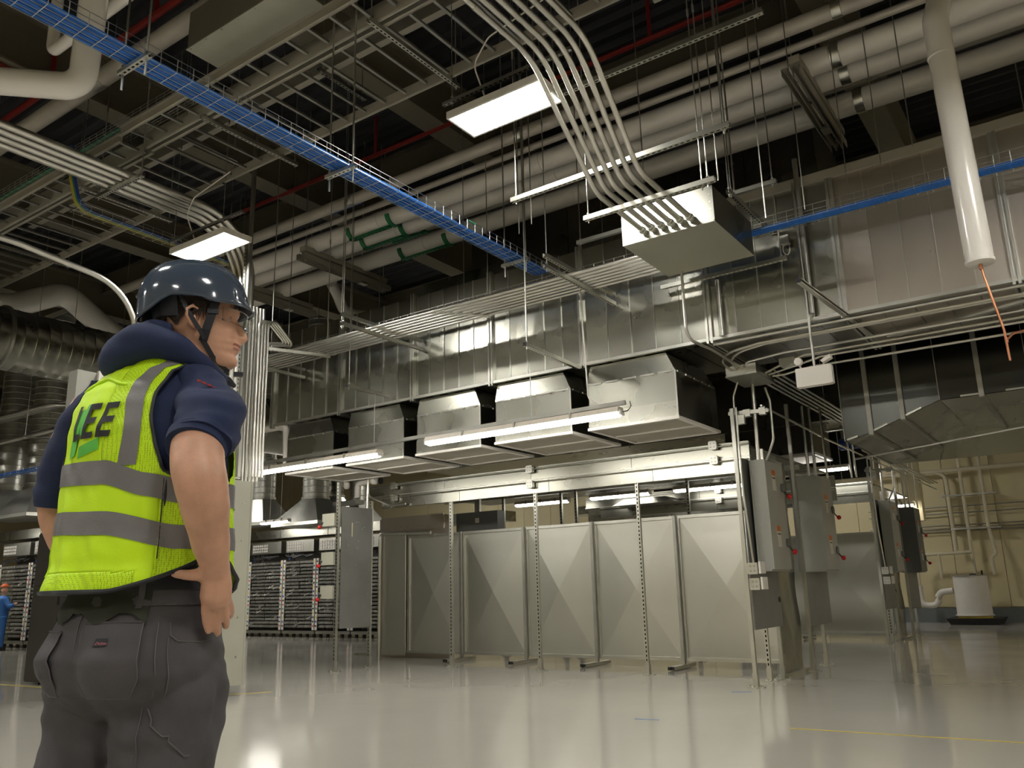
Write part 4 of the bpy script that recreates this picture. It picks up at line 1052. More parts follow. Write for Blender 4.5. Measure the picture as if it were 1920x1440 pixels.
for k in range(3):
    solo('data_cable', MB().tube([(-12.5, 4.48 + k * .05, 6.27), (-7.0, 4.48 + k * .05, 6.27)], .014, 6), 'greencable', 'green cable in the tray beside the long grey pipe', 'cable', 'green cables in the upper left tray')

# ---- six bent conduits into the pull box
for k in range(6):
    f = k / 5; X = -3.03 + .46 * f
    Yk = 4.72 + .06 * f
    pts = [(X, -2.5, 5.01), (X, Yk, 5.01), (X, 5.66 - .14 * f, 4.24), (X, 6.57, 4.21)]
    c = solo('bent_conduit', MB().tube(path(pts, [0, .5, .32, 0], 8), .0235, 10), 'conduit', '%s from the left of six bent conduits entering the pull box' % ORD[k], 'conduit', 'six bent conduits into the pull box', origin=(X, 2, 4.2))
    f_ = obj('connector', MB().lathe((X, 6.47, 4.21), [(.024, 0), (.030, .005), (.030, .035), (.036, .04), (.036, .055), (.027, .06), (.027, .09)], 10, 'Y'), 'steel', c)
    obj('coupling', MB().lathe((X, 4.0 - k * .12, 5.01), [(.0235, 0), (.027, .002), (.027, .09), (.0235, .092)], 10, 'Y'), 'conduit', c)
P_ = thing('pull_box', 'galvanized square pull box hanging before the duct', 'box', (-2.81, 7.06, 4.13))
x0, x1, y0, y1, z0, z1 = -3.26, -2.36, 6.56, 7.56, 4.13, 4.47
obj('bottom_plate', MB().box((x0, y0, z0), (x1, y1, z0 + .004)), 'panel_galv', P_)
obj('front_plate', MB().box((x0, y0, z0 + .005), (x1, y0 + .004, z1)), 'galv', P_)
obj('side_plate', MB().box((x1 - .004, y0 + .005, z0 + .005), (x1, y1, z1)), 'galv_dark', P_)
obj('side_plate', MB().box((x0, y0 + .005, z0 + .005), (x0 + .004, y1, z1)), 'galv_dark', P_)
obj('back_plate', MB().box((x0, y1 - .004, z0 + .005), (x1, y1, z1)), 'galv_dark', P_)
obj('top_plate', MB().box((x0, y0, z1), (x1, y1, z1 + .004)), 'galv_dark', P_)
mb = MB()
for q in range(5): mb.lathe((x1 - .03, y0 - .004, z0 + .05 + q * .07), [(.009, 0), (.009, .005)], 6, 'Y')
obj('screws', mb, 'steel', P_, kind='stuff')
for k in range(4):
    X = -2.98 + k * .13
    solo('elbow_conduit', MB().tube(path([(X, 7.3, 4.47), (X, 7.3, 4.58), (X, 7.6, 4.6), (X, 8.0, 4.6)], .1), .019, 10), 'conduit', '%s of four conduits arching out of the pull box top' % ORD[k], 'conduit', 'four conduits arching from the pull box')
trapeze((-3.27, 5.87, 4.155), (-2.08, 5.87, 4.155), 'slotted hanger strut carrying the six conduits before the pull box', None, 'slotted', rodpts=[(-3.23, 5.87), (-2.14, 5.87), (-2.2, 5.9)], zt=8.6)
trapeze((-3.93, 5.72, 4.47), (-1.87, 5.72, 4.49), 'bright long slotted strut crossing behind the six bent conduits', None, 'slotted', rodpts=[(-3.88, 5.72), (-1.92, 5.72)], zt=8.6)
trapeze((-3.4, 5.6, 5.25), (-1.5, 5.6, 5.25), 'upper slotted strut above the bend of the six conduits', None, 'slotted', zt=8.6)
trapeze((-4.17, 7.3, 4.66), (-3.3, 7.3, 4.66), 'dull strut behind the pull box, left stub', 'dull struts behind the pull box', 'steel_dull')
trapeze((-2.45, 7.3, 4.7), (-2.0, 7.3, 4.7), 'dull strut behind the pull box, right stub', 'dull struts behind the pull box', 'steel_dull')
trapeze((-2.36, 6.98, 4.58), (-2.30, 8.02, 4.52), 'slotted strut running back to the duct right of the pull box', None, 'slotted', rodpts=[(-2.35, 7.03), (-2.36, 7.0)])
cl = thing('beam_clamp', 'loose cable coil and clamp hanging at the strut end by the duct', 'clamp', (-2.1, 7.95, 4.3))
obj('clamp_body', MB().box((-2.2, 7.93, 4.33), (-2.12, 8.0, 4.42)), 'steel', cl)
obj('wire_coil', MB().tube([(-2.15 + .035 * math.cos(a * .7), 7.94 + .012 * math.sin(a * 1.3), 4.27 + .06 * math.sin(a * .7)) for a in range(30)], .004, 5), 'steel', cl)
trapeze((-3.5, 7.9, 4.165), (-2.15, 7.9, 4.165), 'slotted strut along the duct face under the pull box', None, 'slotted', rodpts=[(-2.2, 7.9)], zt=4.5)
# conduits dropping from the pull box in front of the duct
solo('drop_conduit', MB().tube(path([(-3.09, 7.5, 4.13), (-3.09, 7.5, 3.42), (-3.0, 7.9, 3.38), (-3.0, 8.9, 3.36)], .14), .016, 8), 'conduit', 'thin conduit dropping from the pull box and bending under the duct', 'conduit')
solo('drop_conduit', MB().tube([(-2.9, 7.97, 4.13), (-2.9, 7.97, 3.52)], .026, 10), 'conduit', 'thick conduit riser on the duct face below the pull box', 'conduit')
solo('drop_conduit', MB().tube([(-1.98, 7.95, 3.56), (-1.98, 7.95, 5.2)], .026, 10), 'steel_dull', 'thick vertical pipe on the duct face right of the cable coil', 'conduit')

# ---- bank of level conduits in front of the duct
for k in range(7):
    Y = 7.03 + k * .082
    o = solo('level_conduit', MB().tube(path([(-9.7, Y, 4.2), (-3.26, Y, 4.2)], 0), .021 if k < 4 else .017, 10), 'conduit', '%s from the front of the level conduits running to the pull box' % ORD[k], 'conduit', 'level conduits along the duct')
    for X in (-8.6, -6.0): obj('coupling', MB().lathe((X + k * .07, Y, 4.2), [(.021, 0), (.026, .002), (.026, .07), (.021, .072)], 10, 'X'), 'conduit', o)
for i, x in enumerate((-4.13, -7.0, -9.3)):
    trapeze((x, 6.56, 4.155), (x, 8.02, 4.155), 'double slotted hanger of the level conduits, %s one' % ['right', 'middle', 'left'][i], 'double hangers of the level conduits', 'slotted', rodpts=[(x, 6.6), (x - .05, 6.62)] if i == 1 else [(x, 6.6)], second=.115)
for i, (xa, ya, z) in enumerate(((-4.57, 6.82, 3.49), (-7.55, 7.2, 3.6), (-1.76, 6.75, 3.49))):
    xe = (-4.63, -7.57, -1.62)[i]; ye = (8.0, 8.0, 9.0)[i]
    T = thing('bracket_strut', 'strut reaching forward from the duct bottom edge, %s one' % ['middle', 'left', 'right'][i], 'strut', (xa, ya, z), 'forward struts at the duct bottom')
    strut('strut', (xa, ya, z), (xe, ye, z - .0), T, 'slotted', (0, 0, -1) if i != 2 else (-1, 0, 0))
    if i < 2: rods(T, [(xa, ya + .04)], z, 8.6, .006)
    obj('end_cap', MB().box((xa - .02, ya - .004, z - .02), (xa + .02, ya, z + .02)), 'black', T)
# front rods: the loose ones that run up past the pipes
for i, (X, Y, z0) in enumerate(((-4.45, 6.6, 4.6), (-4.1, 6.3, 4.5), (-1.9, 6.5, 4.0), (-1.75, 7.2, 4.3), (-1.5, 7.9, 4.6), (-.9, 7.9, 4.95), (-2.6, 7.9, 4.5), (-5.6, 7.6, 4.3), (-7.9, 7.6, 4.3), (-8.7, 7.2, 4.4), (-6.2, 7.9, 4.4), (-1.2, 8.0, 4.9), (-2.1, 6.0, 4.2))):
    solo('threaded_rod', MB().tube([(X, Y, z0), (X, Y, 8.6)], .0055, 6), 'steel_dull', 'thin threaded rod hanging from the roof before the duct, %s' % ['left of the bright strut', 'beside the bright strut end', 'right of the pull box', 'above the cable coil', 'at the warm duct panel', 'beside the white drop pipe', 'behind the pull box', 'left of the pull box', 'near the green clamps', 'at the left duct end', 'over the middle hanger', 'far right before the duct', 'right of the six conduits'][i], 'rod', 'thin threaded rods before the duct')

# ---- large pipes across the hall
PIP = [(7.41, 6.30, .078, 'grey_pipe', 'thick dull grey pipe, frontmost of the high pipes'), (7.75, 6.30, .042, 'grey_pipe', 'thin dull grey pipe behind the thick one'),
       (8.15, 6.31, .132, 'white_pipe', 'front white jacketed pipe of the high pipe row'), (8.53, 6.31, .125, 'white_pipe', 'second white jacketed pipe of the high pipe row'),
       (8.84, 6.40, .080, 'cream_steel', 'tan pipe between the white jacketed pipes'), (9.17, 6.31, .138, 'white_pipe', 'rear white jacketed pipe of the high pipe row')]
for y, z, r, m_, lab in PIP:
    xa = -13.5
    o = solo('overhead_pipe', MB().tube([(xa, y, z), (8.8, y, z)], r, 20), m_, lab, 'pipe', 'high pipes crossing the hall', origin=(-3, y, z))
    for X in (-8.0, -5.2, -1.55, 2.0):
        if m_ == 'white_pipe':
            obj('band', MB().lathe((X, y, z), [(r, 0), (r + .006, .004), (r + .006, .1), (r, .104)], 20, 'X'), 'steel' if X == -1.55 else 'white_pipe', o)
        elif r > .07: obj('band', MB().lathe((X + .2, y, z), [(r, 0), (r + .005, .004), (r + .005, .09), (r, .094)], 20, 'X'), 'steel', o)
for i, (X, ya, yb, nm) in enumerate(((-1.86, 7.72, 9.6, 'right'), (-9.35, 7.9, 9.8, 'middle'), (-11.3, 8.2, 9.9, 'left'))):
    t = thing('pipe_support', 'tan double channel support under the high pipes, %s one' % nm, 'support', (X, ya, 6.05), 'tan supports of the high pipes')
    for dx, zz in ((-.06, 6.05), (.06, 6.05)): strut('channel', (X + dx, ya, zz), (X + dx, yb, zz), t, 'cream_steel', (0, 0, 1), .06, .09)
    obj('upper_channel', MB().box((X - .02, ya, 6.12), (X + .1, yb - .1, 6.2)), 'cream_steel', t)
    rods(t, [(X, ya + .1), (X, yb - .6), (X, yb - .1)], 6.05, 8.6, .009)
    mb = MB(); 
    obj('clamp_plate', MB().box((X - .05, yb - .65, 5.98), (X + .05, yb - .5, 6.01)), 'steel', t)
M['green'].node_tree.nodes['Principled BSDF'].inputs['Base Color'].links and None
def clamp(X, X2, y, z, r, label):
    t = thing('pipe_cradle', label, 'clamp', ((X + X2) / 2, y, z - r), 'green cradles under the white pipes')
    for x in (X, X2):
        n = 10; p0, p1 = [], []
        vs = []
        for k in range(n + 1):
            a = PI + .15 + (PI - .3) * k / n
            for rr in (r + .012, r + .03):
                for dx in (0, .07): vs.append((x + dx, y + rr * math.cos(a), z + rr * math.sin(a)))
        fs = []
        for k in range(n):
            b_ = 4 * k
            fs += [(b_, b_ + 1, b_ + 5, b_ + 4), (b_ + 2, b_ + 6, b_ + 7, b_ + 3), (b_, b_ + 4, b_ + 6, b_ + 2), (b_ + 1, b_ + 3, b_ + 7, b_ + 5)]
        obj('saddle', MB().add(vs, fs), 'green', t)
    for yy in (y - r * .25,):
        mb = MB()
        q = int((X2 - X) / .08)
        mb.box((X, yy - .03, z - r - .045), (X2, yy + .03, z - r - .02)); obj('tie_bar', mb, 'green', t)
        mb = MB()
        for k in range(q): mb.lathe((X + .04 + k * .08, yy, z - r - .048), [(.014, 0), (.014, .004)], 6)
        obj('bar_holes', mb, 'black', t, kind='stuff')
for y, z, r, xa, xb, nm in ((8.15, 6.31, .132, -8.5, -7.7, 'front'), (8.53, 6.31, .125, -8.6, -7.8, 'second'), (8.84, 6.40, .08, -8.3, -7.7, 'tan pipe'), (9.17, 6.31, .138, -8.4, -7.5, 'rear')):
    clamp(xa, xb, y, z, r, 'green slotted cradle under the %s high pipe' % nm)
t = solo('blue_bracket', MB().bar((-8.2, 7.45, 6.25), (-7.6, 7.45, 6.25), .04, .04), 'bluepaint', 'small blue slotted bracket under the thick grey pipe', 'bracket')
solo('branch_pipe', MB().tube(path([(-10.3, 9.4, 6.3), (-10.5, 9.75, 6.2), (-10.9, 10.3, 6.1), (-10.2, 11.6, 6.1), (-8.0, 13, 6.1)], .4, 6), .10, 16), 'white_pipe', 'white branch pipe curving away behind the left end of the high pipes', 'pipe')
# white drop pipe at right with capped end
V = thing('drop_pipe', 'thick white vertical drop pipe with capped end before the duct', 'pipe', (-.46, 7.0, 3.39))
obj('pipe', MB().tube(path([(-.46, 7.0, 3.40), (-.49, 7.0, 5.55), (-.35, 7.35, 6.3), (-.2, 8.1, 6.45)], [0, .3, .4, 0], 8), .10, 24), 'white_pipe', V)
obj('end_cap', MB().lathe((-.46, 7.0, 3.385), [(.095, 0), (.104, .006), (.104, .03), (.1, .032)], 24), 'white', V)
obj('elbow_joint', MB().lathe((-.49, 7.0, 5.2), [(.1, 0), (.104, .004), (.104, .02), (.1, .024)], 24), 'white_pipe', V)
cp = solo('copper_drain', MB().tube(path([(-.46, 7.0, 3.39), (-.45, 7.0, 3.28), (-.38, 7.0, 2.84), (-.375, 7.0, 2.6)], .03), .009, 8), 'copper', 'thin copper tube below the white drop pipe with a side branch', 'pipe')
obj('branch', MB().tube(path([(-.374, 7.0, 2.76), (-.33, 7.0, 2.80), (-.1, 7.0, 2.83)], .03), .009, 8), 'copper', cp)
obj('fitting', MB().lathe((-.46, 7.0, 3.34), [(.014, 0), (.014, .04)], 10), 'copper', cp)
obj('fitting', MB().lathe((-.375, 7.0, 2.74), [(.013, 0), (.013, .04)], 10), 'copper', cp)

# ---- conduits under the duct at right
g = 'conduits under the duct at right'
JB = thing('junction_box', 'galvanized junction box under the duct corner with conduits fanning out', 'box', (-2.9, 8.9, 3.3))
obj('body', MB().box((-3.16, 8.7, 3.27), (-2.82, 9.3, 3.38)), 'steel', JB)
obj('cover', MB().box((-3.17, 8.69, 3.26), (-2.81, 9.31, 3.27)), 'steel_dull', JB)
for k, (Y, z) in enumerate(((8.2, 3.44), (8.26, 3.44), (8.66, 3.42))):
    pts = [(-3.1 + .08 * k, 8.7, 3.34), (-3.1 + .08 * k, Y + .05, 3.40), (-2.6 + .05 * k, Y, z), (4, Y, z)]
    solo('sweep_conduit', MB().tube(path(pts, [0, .3, .3, 0], 8), .015, 8), 'conduit', '%s of the conduits sweeping right from the junction box' % ORD[k], 'conduit', g)
for k, (xa, Y, z) in enumerate(((-2.75, 8.9, 3.42), (-2.6, 9.0, 3.4), (-2.8, 9.3, 3.38))):
    solo('sweep_conduit', MB().tube(path([(-2.81, 9.0 + .1 * k, 3.32), (xa + .1, Y, 3.34), (xa + .4, Y, z), (4, Y, z)], .1), .014, 8), 'conduit', '%s of the straight conduits running right from the junction box' % ORD[k], 'conduit', g)
solo('sweep_conduit', MB().tube([(-3.0, 7.98, 3.45), (4, 7.98, 3.45)], .018, 8), 'conduit', 'bright conduit along the duct bottom front edge', 'conduit', g)
obj_ = thing('conduit_fitting', 'small galvanized junction fitting right of the junction box', 'box', (-2.55, 8.95, 3.36))
obj('body', MB().box((-2.62, 8.88, 3.34), (-2.45, 9.02, 3.42)), 'steel', obj_)
# flexible black conduit under the warm duct panels
solo('flex_conduit', MB().tube(path([(-1.5, 8.9, 3.47), (-.9, 8.75, 3.46), (-.3, 8.5, 3.46), (.6, 8.45, 3.46)], .3), .03, 8), 'steel_dull', 'thick dull flexible conduit under the warm duct panels', 'conduit')
# the rack of parallel conduits going deep
for k in range(5):
    X = -3.08 + k * .07
    pts = [(X, 9.3, 3.4 - .0 * k), (X, 13.4, 3.4), (X, 13.9, 3.05), (X, 20, 3.05)] if k > 1 else [(X, 9.3, 3.4), (X, 13.4, 3.4), (X, 13.55, 3.2), (X, 13.6, 2.6)]
    solo('rack_conduit', MB().tube(path(pts, .2, 5), .014, 8), 'conduit', '%s from the left of the conduits running away from the junction box' % ORD[k], 'conduit', 'conduits running away behind the junction box')
trapeze((-3.35, 13.4, 3.35), (-2.7, 13.4, 3.35), 'short strut under the far end of the deep conduit run', None, 'slotted')
trapeze((-3.35, 16.4, 3.0), (-2.7, 16.4, 3.0), 'second short strut farther along the deep conduit run', None, 'slotted')
solo('long_conduit', MB().tube(path([(-2.9, 9.0, 2.96), (-2.95, 12, 2.96), (-2.9, 20.5, 2.96)], 0), .013, 8), 'conduit', 'single long conduit running away above the switch boxes', 'conduit')
# under duct conduit on the dark duct's lower edge
solo('edge_conduit', MB().tube([(-2.4, 10.9, 2.52), (3, 9.9, 2.86)], .015, 8), 'conduit', 'conduit running along under the dark duct at right', 'conduit')

# ---- dark plenum between duct and pipes
pl = thing('plenum', 'dark sheet metal plenum behind the supply duct', 'duct', (-5, 10.5, 5))
for k in range(6): obj('panel', MB().box((-7.6 + k * .9, 9.9, 4.7), (-6.71 + k * .9, 9.93, 6.9)), 'galv_dark', pl)
obj('body', MB().box((-7.6, 9.94, 4.7), (-2.3, 11.5, 6.9)), 'galv_dark', pl)
tr = MB().hexa([(-8.9, 9.0, 4.95), (-5.6, 9.0, 4.95), (-5.6, 10.4, 4.95), (-8.9, 10.4, 4.95)], [(-8.2, 9.4, 5.75), (-6.6, 9.4, 5.75), (-6.6, 10.4, 5.75), (-8.2, 10.4, 5.75)])
solo('duct_transition', tr, 'galv_dark', 'tapered sheet metal transition rising from the duct top', 'duct')

# ---- sprinkler pipes
rp = solo('sprinkler_pipe', MB().tube([(-12.5, 8.2, 7.45), (8.5, 8.2, 7.45)], .035, 8), 'redpipe', 'long red sprinkler pipe above the high pipes', 'pipe', 'red sprinkler pipes')
for X in (-8.1, -3.55, .2): obj('riser', MB().tube([(X, 8.2, 7.45), (X, 8.2, 8.1)], .025, 8), 'redpipe', rp)
rp = solo('sprinkler_pipe', MB().tube([(-13, 4.4, 7.4), (2, 4.4, 7.4)], .04, 8), 'redpipe', 'long red sprinkler pipe at the upper left above the ladders', 'pipe', 'red sprinkler pipes')
for X in (-7.8, -10.1): obj('riser', MB().tube([(X, 4.4, 7.4), (X, 4.4, 8.0)], .03, 8), 'redpipe', rp)
solo('sprinkler_pipe', MB().tube([(-10.12, 4.4, 7.4), (-10.12, .5, 7.4)], .035, 8), 'redpipe', 'red sprinkler branch at the left edge of the picture', 'pipe', 'red sprinkler pipes')

# ---- left side: pipes, conduits, round duct
solo('elbow_pipe', MB().tube(path([(-9.5, .1, 5.3), (-6.55, 3.10, 5.3), (-6.2, 3.0, 8.4)], [0, .16, 0], 8), .115, 20), 'white_pipe', 'thick white pipe with a smooth elbow at the upper left', 'pipe')
solo('elbow_pipe', MB().tube(path([(-7.62, 3.28, 7.5), (-7.6, 3.28, 6.2), (-3.5, 3.28, 6.22)], .08, 6), .055, 14), 'white_pipe', 'thin white pipe with an elbow crossing behind the blue tray', 'pipe')
lp = solo('overhead_pipe', MB().tube([(-14, 4.2, 6.75), (2, 4.2, 6.75)], .10, 16), 'grey_pipe', 'long thick grey pipe at the upper left beside the green cables', 'pipe')
obj('band', MB().lathe((-8.6, 4.2, 6.75), [(.10, 0), (.106, .004), (.106, .2), (.10, .204)], 16, 'X'), 'steel_dull', lp)
for k in range(4):
    X = -8.21 - k * .135
    c = solo('thick_conduit', MB().tube(path([(X, -.5, 5.6), (X, 6.17 + k * .03, 5.6), (X, 6.19 + k * .03, 2.4)], .75, 10), .043, 12), 'conduit', '%s from the right of four thick conduits bending down to the pale enclosure' % ORD[k], 'conduit', 'four thick conduits over the worker', origin=(X, 3, 5.6))
    obj('coupling', MB().lathe((X, 2.75 - k * .1, 5.6), [(.043, 0), (.050, .003), (.050, .3), (.043, .303)], 12, 'Y'), 'steel', c)
trapeze((-8.85, 4.49, 5.53), (-7.95, 4.51, 5.53), 'slotted hanger strut under the four thick conduits', None, 'slotted')
# frame column behind the worker
col = thing('strut_column', 'slotted strut column with cross rail behind the worker\'s face', 'post', (-8.03, 5.86, 0))
strut('upright', (-8.12, 6.02, 2.38), (-8.12, 6.02, 5.3), col, 'slotted', (0, -1, 0))
strut('upright', (-8.055, 6.02, 2.38), (-8.055, 6.02, 8.6), col, 'steel_dull', (0, -1, 0))
strut('cross_rail', (-8.9, 6.0, 4.72), (-8.12, 6.0, 4.72), col, 'slotted', (0, -1, 0))
strut('cross_rail', (-8.3, 5.98, 3.2), (-8.12, 6.4, 3.2), col, 'slotted', (0, -1, 0))
strut('lower_post', (-8.03, 5.86, .01), (-8.03, 5.86, 2.5), col, 'slotted', (1, 0, 0))
base_plate(col, -8.03, 5.86)
for k in range(5):
    Y = 6.12 + k * .05; X = -8.12
    solo('riser_conduit', MB().tube([(X, Y, 2.35), (X, Y, 4.5)], .020, 10), 'conduit', '%s from the left of the risers above the pale enclosure' % ORD[k], 'conduit', 'risers above the pale enclosure')
for k in range(4):
    Y = 6.2 + k * .045
    X = -8.04
    pts = [(X, Y, 2.4), (X, Y, 4.42 + k * .01), (X - .02, Y + .42, 4.12), (X - .5, Y + .35, 4.2)]
    solo('loop_conduit', MB().tube(path(pts, [0, .1, .06, 0], 6), .016, 8), 'conduit', '%s of four conduits looping over at the column top' % ORD[k], 'conduit', 'looping conduits beside the column')
trapeze((-8.3, 6.55, 4.08), (-7.98, 7.3, 4.08), 'short strut under the looping conduits', None, 'slotted')
en = thing('tall_enclosure', 'tall pale grey enclosure behind the worker\'s arm', 'cabinet', (-8.3, 6.2, .08))
obj('side_panel', MB().box((-8.4, 5.9, .10), (-8.035, 6.2, 2.34)), 'enclosure_pale', en)
mb = MB()
for k in range(5): mb.lathe((-8.035, 6.1, .4 + k * .42), [(.009, 0), (.009, .01)], 8, 'X')
obj('bolts', mb, 'steel', en, kind='stuff')
obj('edge_flange', MB().box((-8.05, 6.2, .10), (-8.03, 6.222, 2.34)), 'enclosure_pale', en)
solo('curved_conduit', MB().tube(path([(-8.6, .5, 4.62), (-8.6, 3.6, 4.6), (-8.6, 4.92, 4.45), (-8.6, 4.98, 3.5)], [0, .8, .62, 0], 10), .032, 12), 'conduit', 'single curved conduit sweeping down behind the helmet', 'conduit')
rd = thing('round_duct', 'large round spiral duct at the left behind the worker', 'duct', (-14, 7, 5.16))
prof = []
y = 3.5
while y < 10.5: prof += [(.5, y - 3.5), (.5, y - 3.5 + .165), (.506, y - 3.5 + .172), (.506, y - 3.5 + .18)]; y += .19
obj('spiral_body', MB().lathe((-14, 3.5, 5.16), prof, 40, 'Y'), 'galv', rd)
obj('flange_ring', MB().lathe((-14, 5.75, 5.16), [(.5, 0), (.54, .01), (.54, .05), (.5, .06)], 40, 'Y'), 'steel_dull', rd)
solo('wide_pipe', MB().tube(path([(-17, 5.2, 6.3), (-17, 7.2, 6.75), (-17, 8.15, 7.3), (-17, 8.9, 6.85), (-17, 9.4, 6.6), (-17, 12, 6.6)], [0, .3, .45, .5, .3, 0], 8), .24, 20), 'white_pipe', 'fat white pipe with a hump bend above the round duct', 'pipe')
solo('wide_pipe', MB().tube(path([(-18.2, 6.2, 6.55), (-18.2, 12, 6.9)], 0), .2, 20), 'white_pipe', 'second fat white pipe behind the hump bend', 'pipe')
# congested pipework at far left
random.seed(11)
LN = ['lowest', 'low', 'middle', 'upper middle', 'high', 'highest', 'rear low', 'rear middle', 'rear high', 'rear highest']
for k in range(8):
    z = 4.15 + k * .13
    Y = 7.6 + (k % 4) * .35
    solo('far_conduit', MB().tube(path([(-24, Y, z), (-15.3 - .12 * k, Y, z), (-15.3 - .12 * k, 12, z)], .5), .035, 8), 'conduit', '%s conduit of the crowded run at far left above the racks' % LN[k], 'conduit', 'crowded conduits at far left')
for k, X in enumerate((-15.0, -16.4)):
    trapeze((X, 7.4, 4.08), (X, 9.2, 4.08), '%s dark strut in the crowded run at far left' % ['near', 'far'][k], 'struts of the crowded run', 'slotted_dull')
basket((-24, 9.3, 3.95), (-13, 9.3, 3.95), .3, .1, 'far wire tray with blue cables above the left racks', 'wire cable trays', .3)
for k in range(3): solo('data_cable', MB().tube([(-24, 9.2 + k * .08, 3.98), (-13, 9.2 + k * .08, 3.98)], .03, 6), 'bluecable', 'blue cable in the far left wire tray', 'cable', 'blue cables in the far left tray')
# round duct and insulated pipe behind the risers
fd = thing('round_duct', 'galvanized round duct just right of the column behind the risers', 'duct', (-12.5, 10, 4.6))
obj('spiral_body', MB().lathe((-12.4, 8.5, 4.1), [(.5, 0), (.5, .3), (.51, .31), (.5, .32), (.5, 1.0), (.51, 1.01), (.5, 1.02), (.5, 3)], 32, 'Y'), 'galv', fd)
solo('pipe_insulation', MB().tube(path([(-11.2, 8.2, 3.55), (-9.75, 8.1, 3.5), (-9.72, 8.1, 2.9)], .08), .05, 12), 'white', 'white insulated pipe turning down at the left duct end', 'pipe')

# threaded hangers of the big ducts
for o_ in [o for o in bpy.data.objects if not o.parent and o.name.split('.')[0] in ('supply_duct', 'return_duct', 'round_duct', 'plenum')]:
    pts = {'supply_duct': [(-9.2, 9.46), (-5, 9.46), (0, 9.46), (3, 9.46)], 'supply_duct.001': [(-11, 13.86), (-7, 13.86), (-3, 13.86)], 'supply_duct.002': [(-8, 18.96), (-4.5, 18.96)],
           'return_duct': [(-1.9, 12.66), (2, 12.66)], 'round_duct': [(-14, 4.5), (-14, 9.5)], 'round_duct.001': [(-12.4, 9.0), (-12.4, 11)], 'plenum': [(-7, 11.45), (-3, 11.45)]}.get(o_.name)
    zb = {'supply_duct': 3.5, 'supply_duct.001': 3.6, 'supply_duct.002': 3.2, 'return_duct': 3.0, 'round_duct': 5.6, 'round_duct.001': 4.55, 'plenum': 6.85}.get(o_.name)
    if pts and o_.type == 'EMPTY' or (pts and o_.type == 'MESH'): rods(o_, pts, zb, 8.6, .008, 'steel_dull')
# ================================================================ THE WORKER
PU, PD, PO = Vector((.548, .8366, 0)), Vector((-.8366, .548, 0)), Vector((-1.765, 1.156, 0))
KS = 1.05
def pw(u, w_, z):
    p = PO + PU * u + PD * w_ + Vector((0, 0, z)); c = Vector((0, 0, CAMZ))
    return c + (p - c) * KS
def PM(mb):
    q = MB(); q.v = [pw(*v) for v in mb.v]; q.f = mb.f; q.sm = mb.sm; return q
def cat_(xs, t):
    """smooth interpolation in a table [(key, values...)] (keys ascending)"""
    if t <= xs[0][0]: return xs[0][1:]
    if t >= xs[-1][0]: return xs[-1][1:]
    for i in range(len(xs) - 1):
        a, b = xs[i], xs[i + 1]
        if a[0] <= t <= b[0]:
            f = (t - a[0]) / (b[0] - a[0]); f = f * f * (3 - 2 * f) * .5 + f * .5
            return tuple(x + (y - x) * f for x, y in zip(a[1:], b[1:]))
def loftlimb(mb, pts, n=20, ell=1.0, wr=0.0, seed=0, freq=40):
    """pts: (u,w,z,r); round limb, with wrinkles"""
    P = [Vector(p[:3]) for p in pts]; out = []; rr = []
    m_ = 10
    for i in range(len(P) - 1):
        p0 = P[max(i - 1, 0)]; p1 = P[i]; p2 = P[i + 1]; p3 = P[min(i + 2, len(P) - 1)]
        for k in range(m_):
            t = k / m_
            out.append(.5 * ((2 * p1) + (p2 - p0) * t + (2 * p0 - 5 * p1 + 4 * p2 - p3) * t * t + (3 * p1 - p0 - 3 * p2 + p3) * t ** 3))
            rr.append(pts[i][3] + (pts[i + 1][3] - pts[i][3]) * (t * t * (3 - 2 * t)))
    out.append(P[-1]); rr.append(pts[-1][3])
    base = len(mb.v)
    t0 = MB().tube(out, rr, n)
    if wr:
        for j, v in enumerate(t0.v):
            c = out[min(j // n, len(out) - 1)]; d = v - c
            q = v * freq + Vector((seed * 7.3, 0, 0)); q.x *= .35; q.y *= .35
            v += d.normalized() * (noise.noise(q) + .5 * noise.noise(q * 2.1)) * wr
    mb.sm = True
    return mb.add(t0.v, t0.f)
def remeshed(name, mb, vox, m_, parent, smooth=8, label=None):
    q = PM(mb)
    me = bpy.data.meshes.new('tmp'); me.from_pydata(q.v, [], q.f); me.update()
    o = bpy.data.objects.new('tmp', me); C.objects.link(o)
    r_ = o.modifiers.new('r', 'REMESH'); r_.mode = 'VOXEL'; r_.voxel_size = vox; r_.use_smooth_shade = True
    s_ = o.modifiers.new('s', 'SMOOTH'); s_.factor = .5; s_.iterations = smooth
    bpy.context.view_layer.update()
    me2 = bpy.data.meshes.new_from_object(o.evaluated_get(bpy.context.evaluated_depsgraph_get()))
    bpy.data.objects.remove(o)
    base = wloc(parent)
    me2.transform(Matrix.Translation(-base))
    me2.materials.clear(); me2.materials.append(M[m_])
    me2.polygons.foreach_set('use_smooth', [True] * len(me2.polygons))
    o = bpy.data.objects.new(name, me2); C.objects.link(o); o.parent = parent
    return props(o, label)

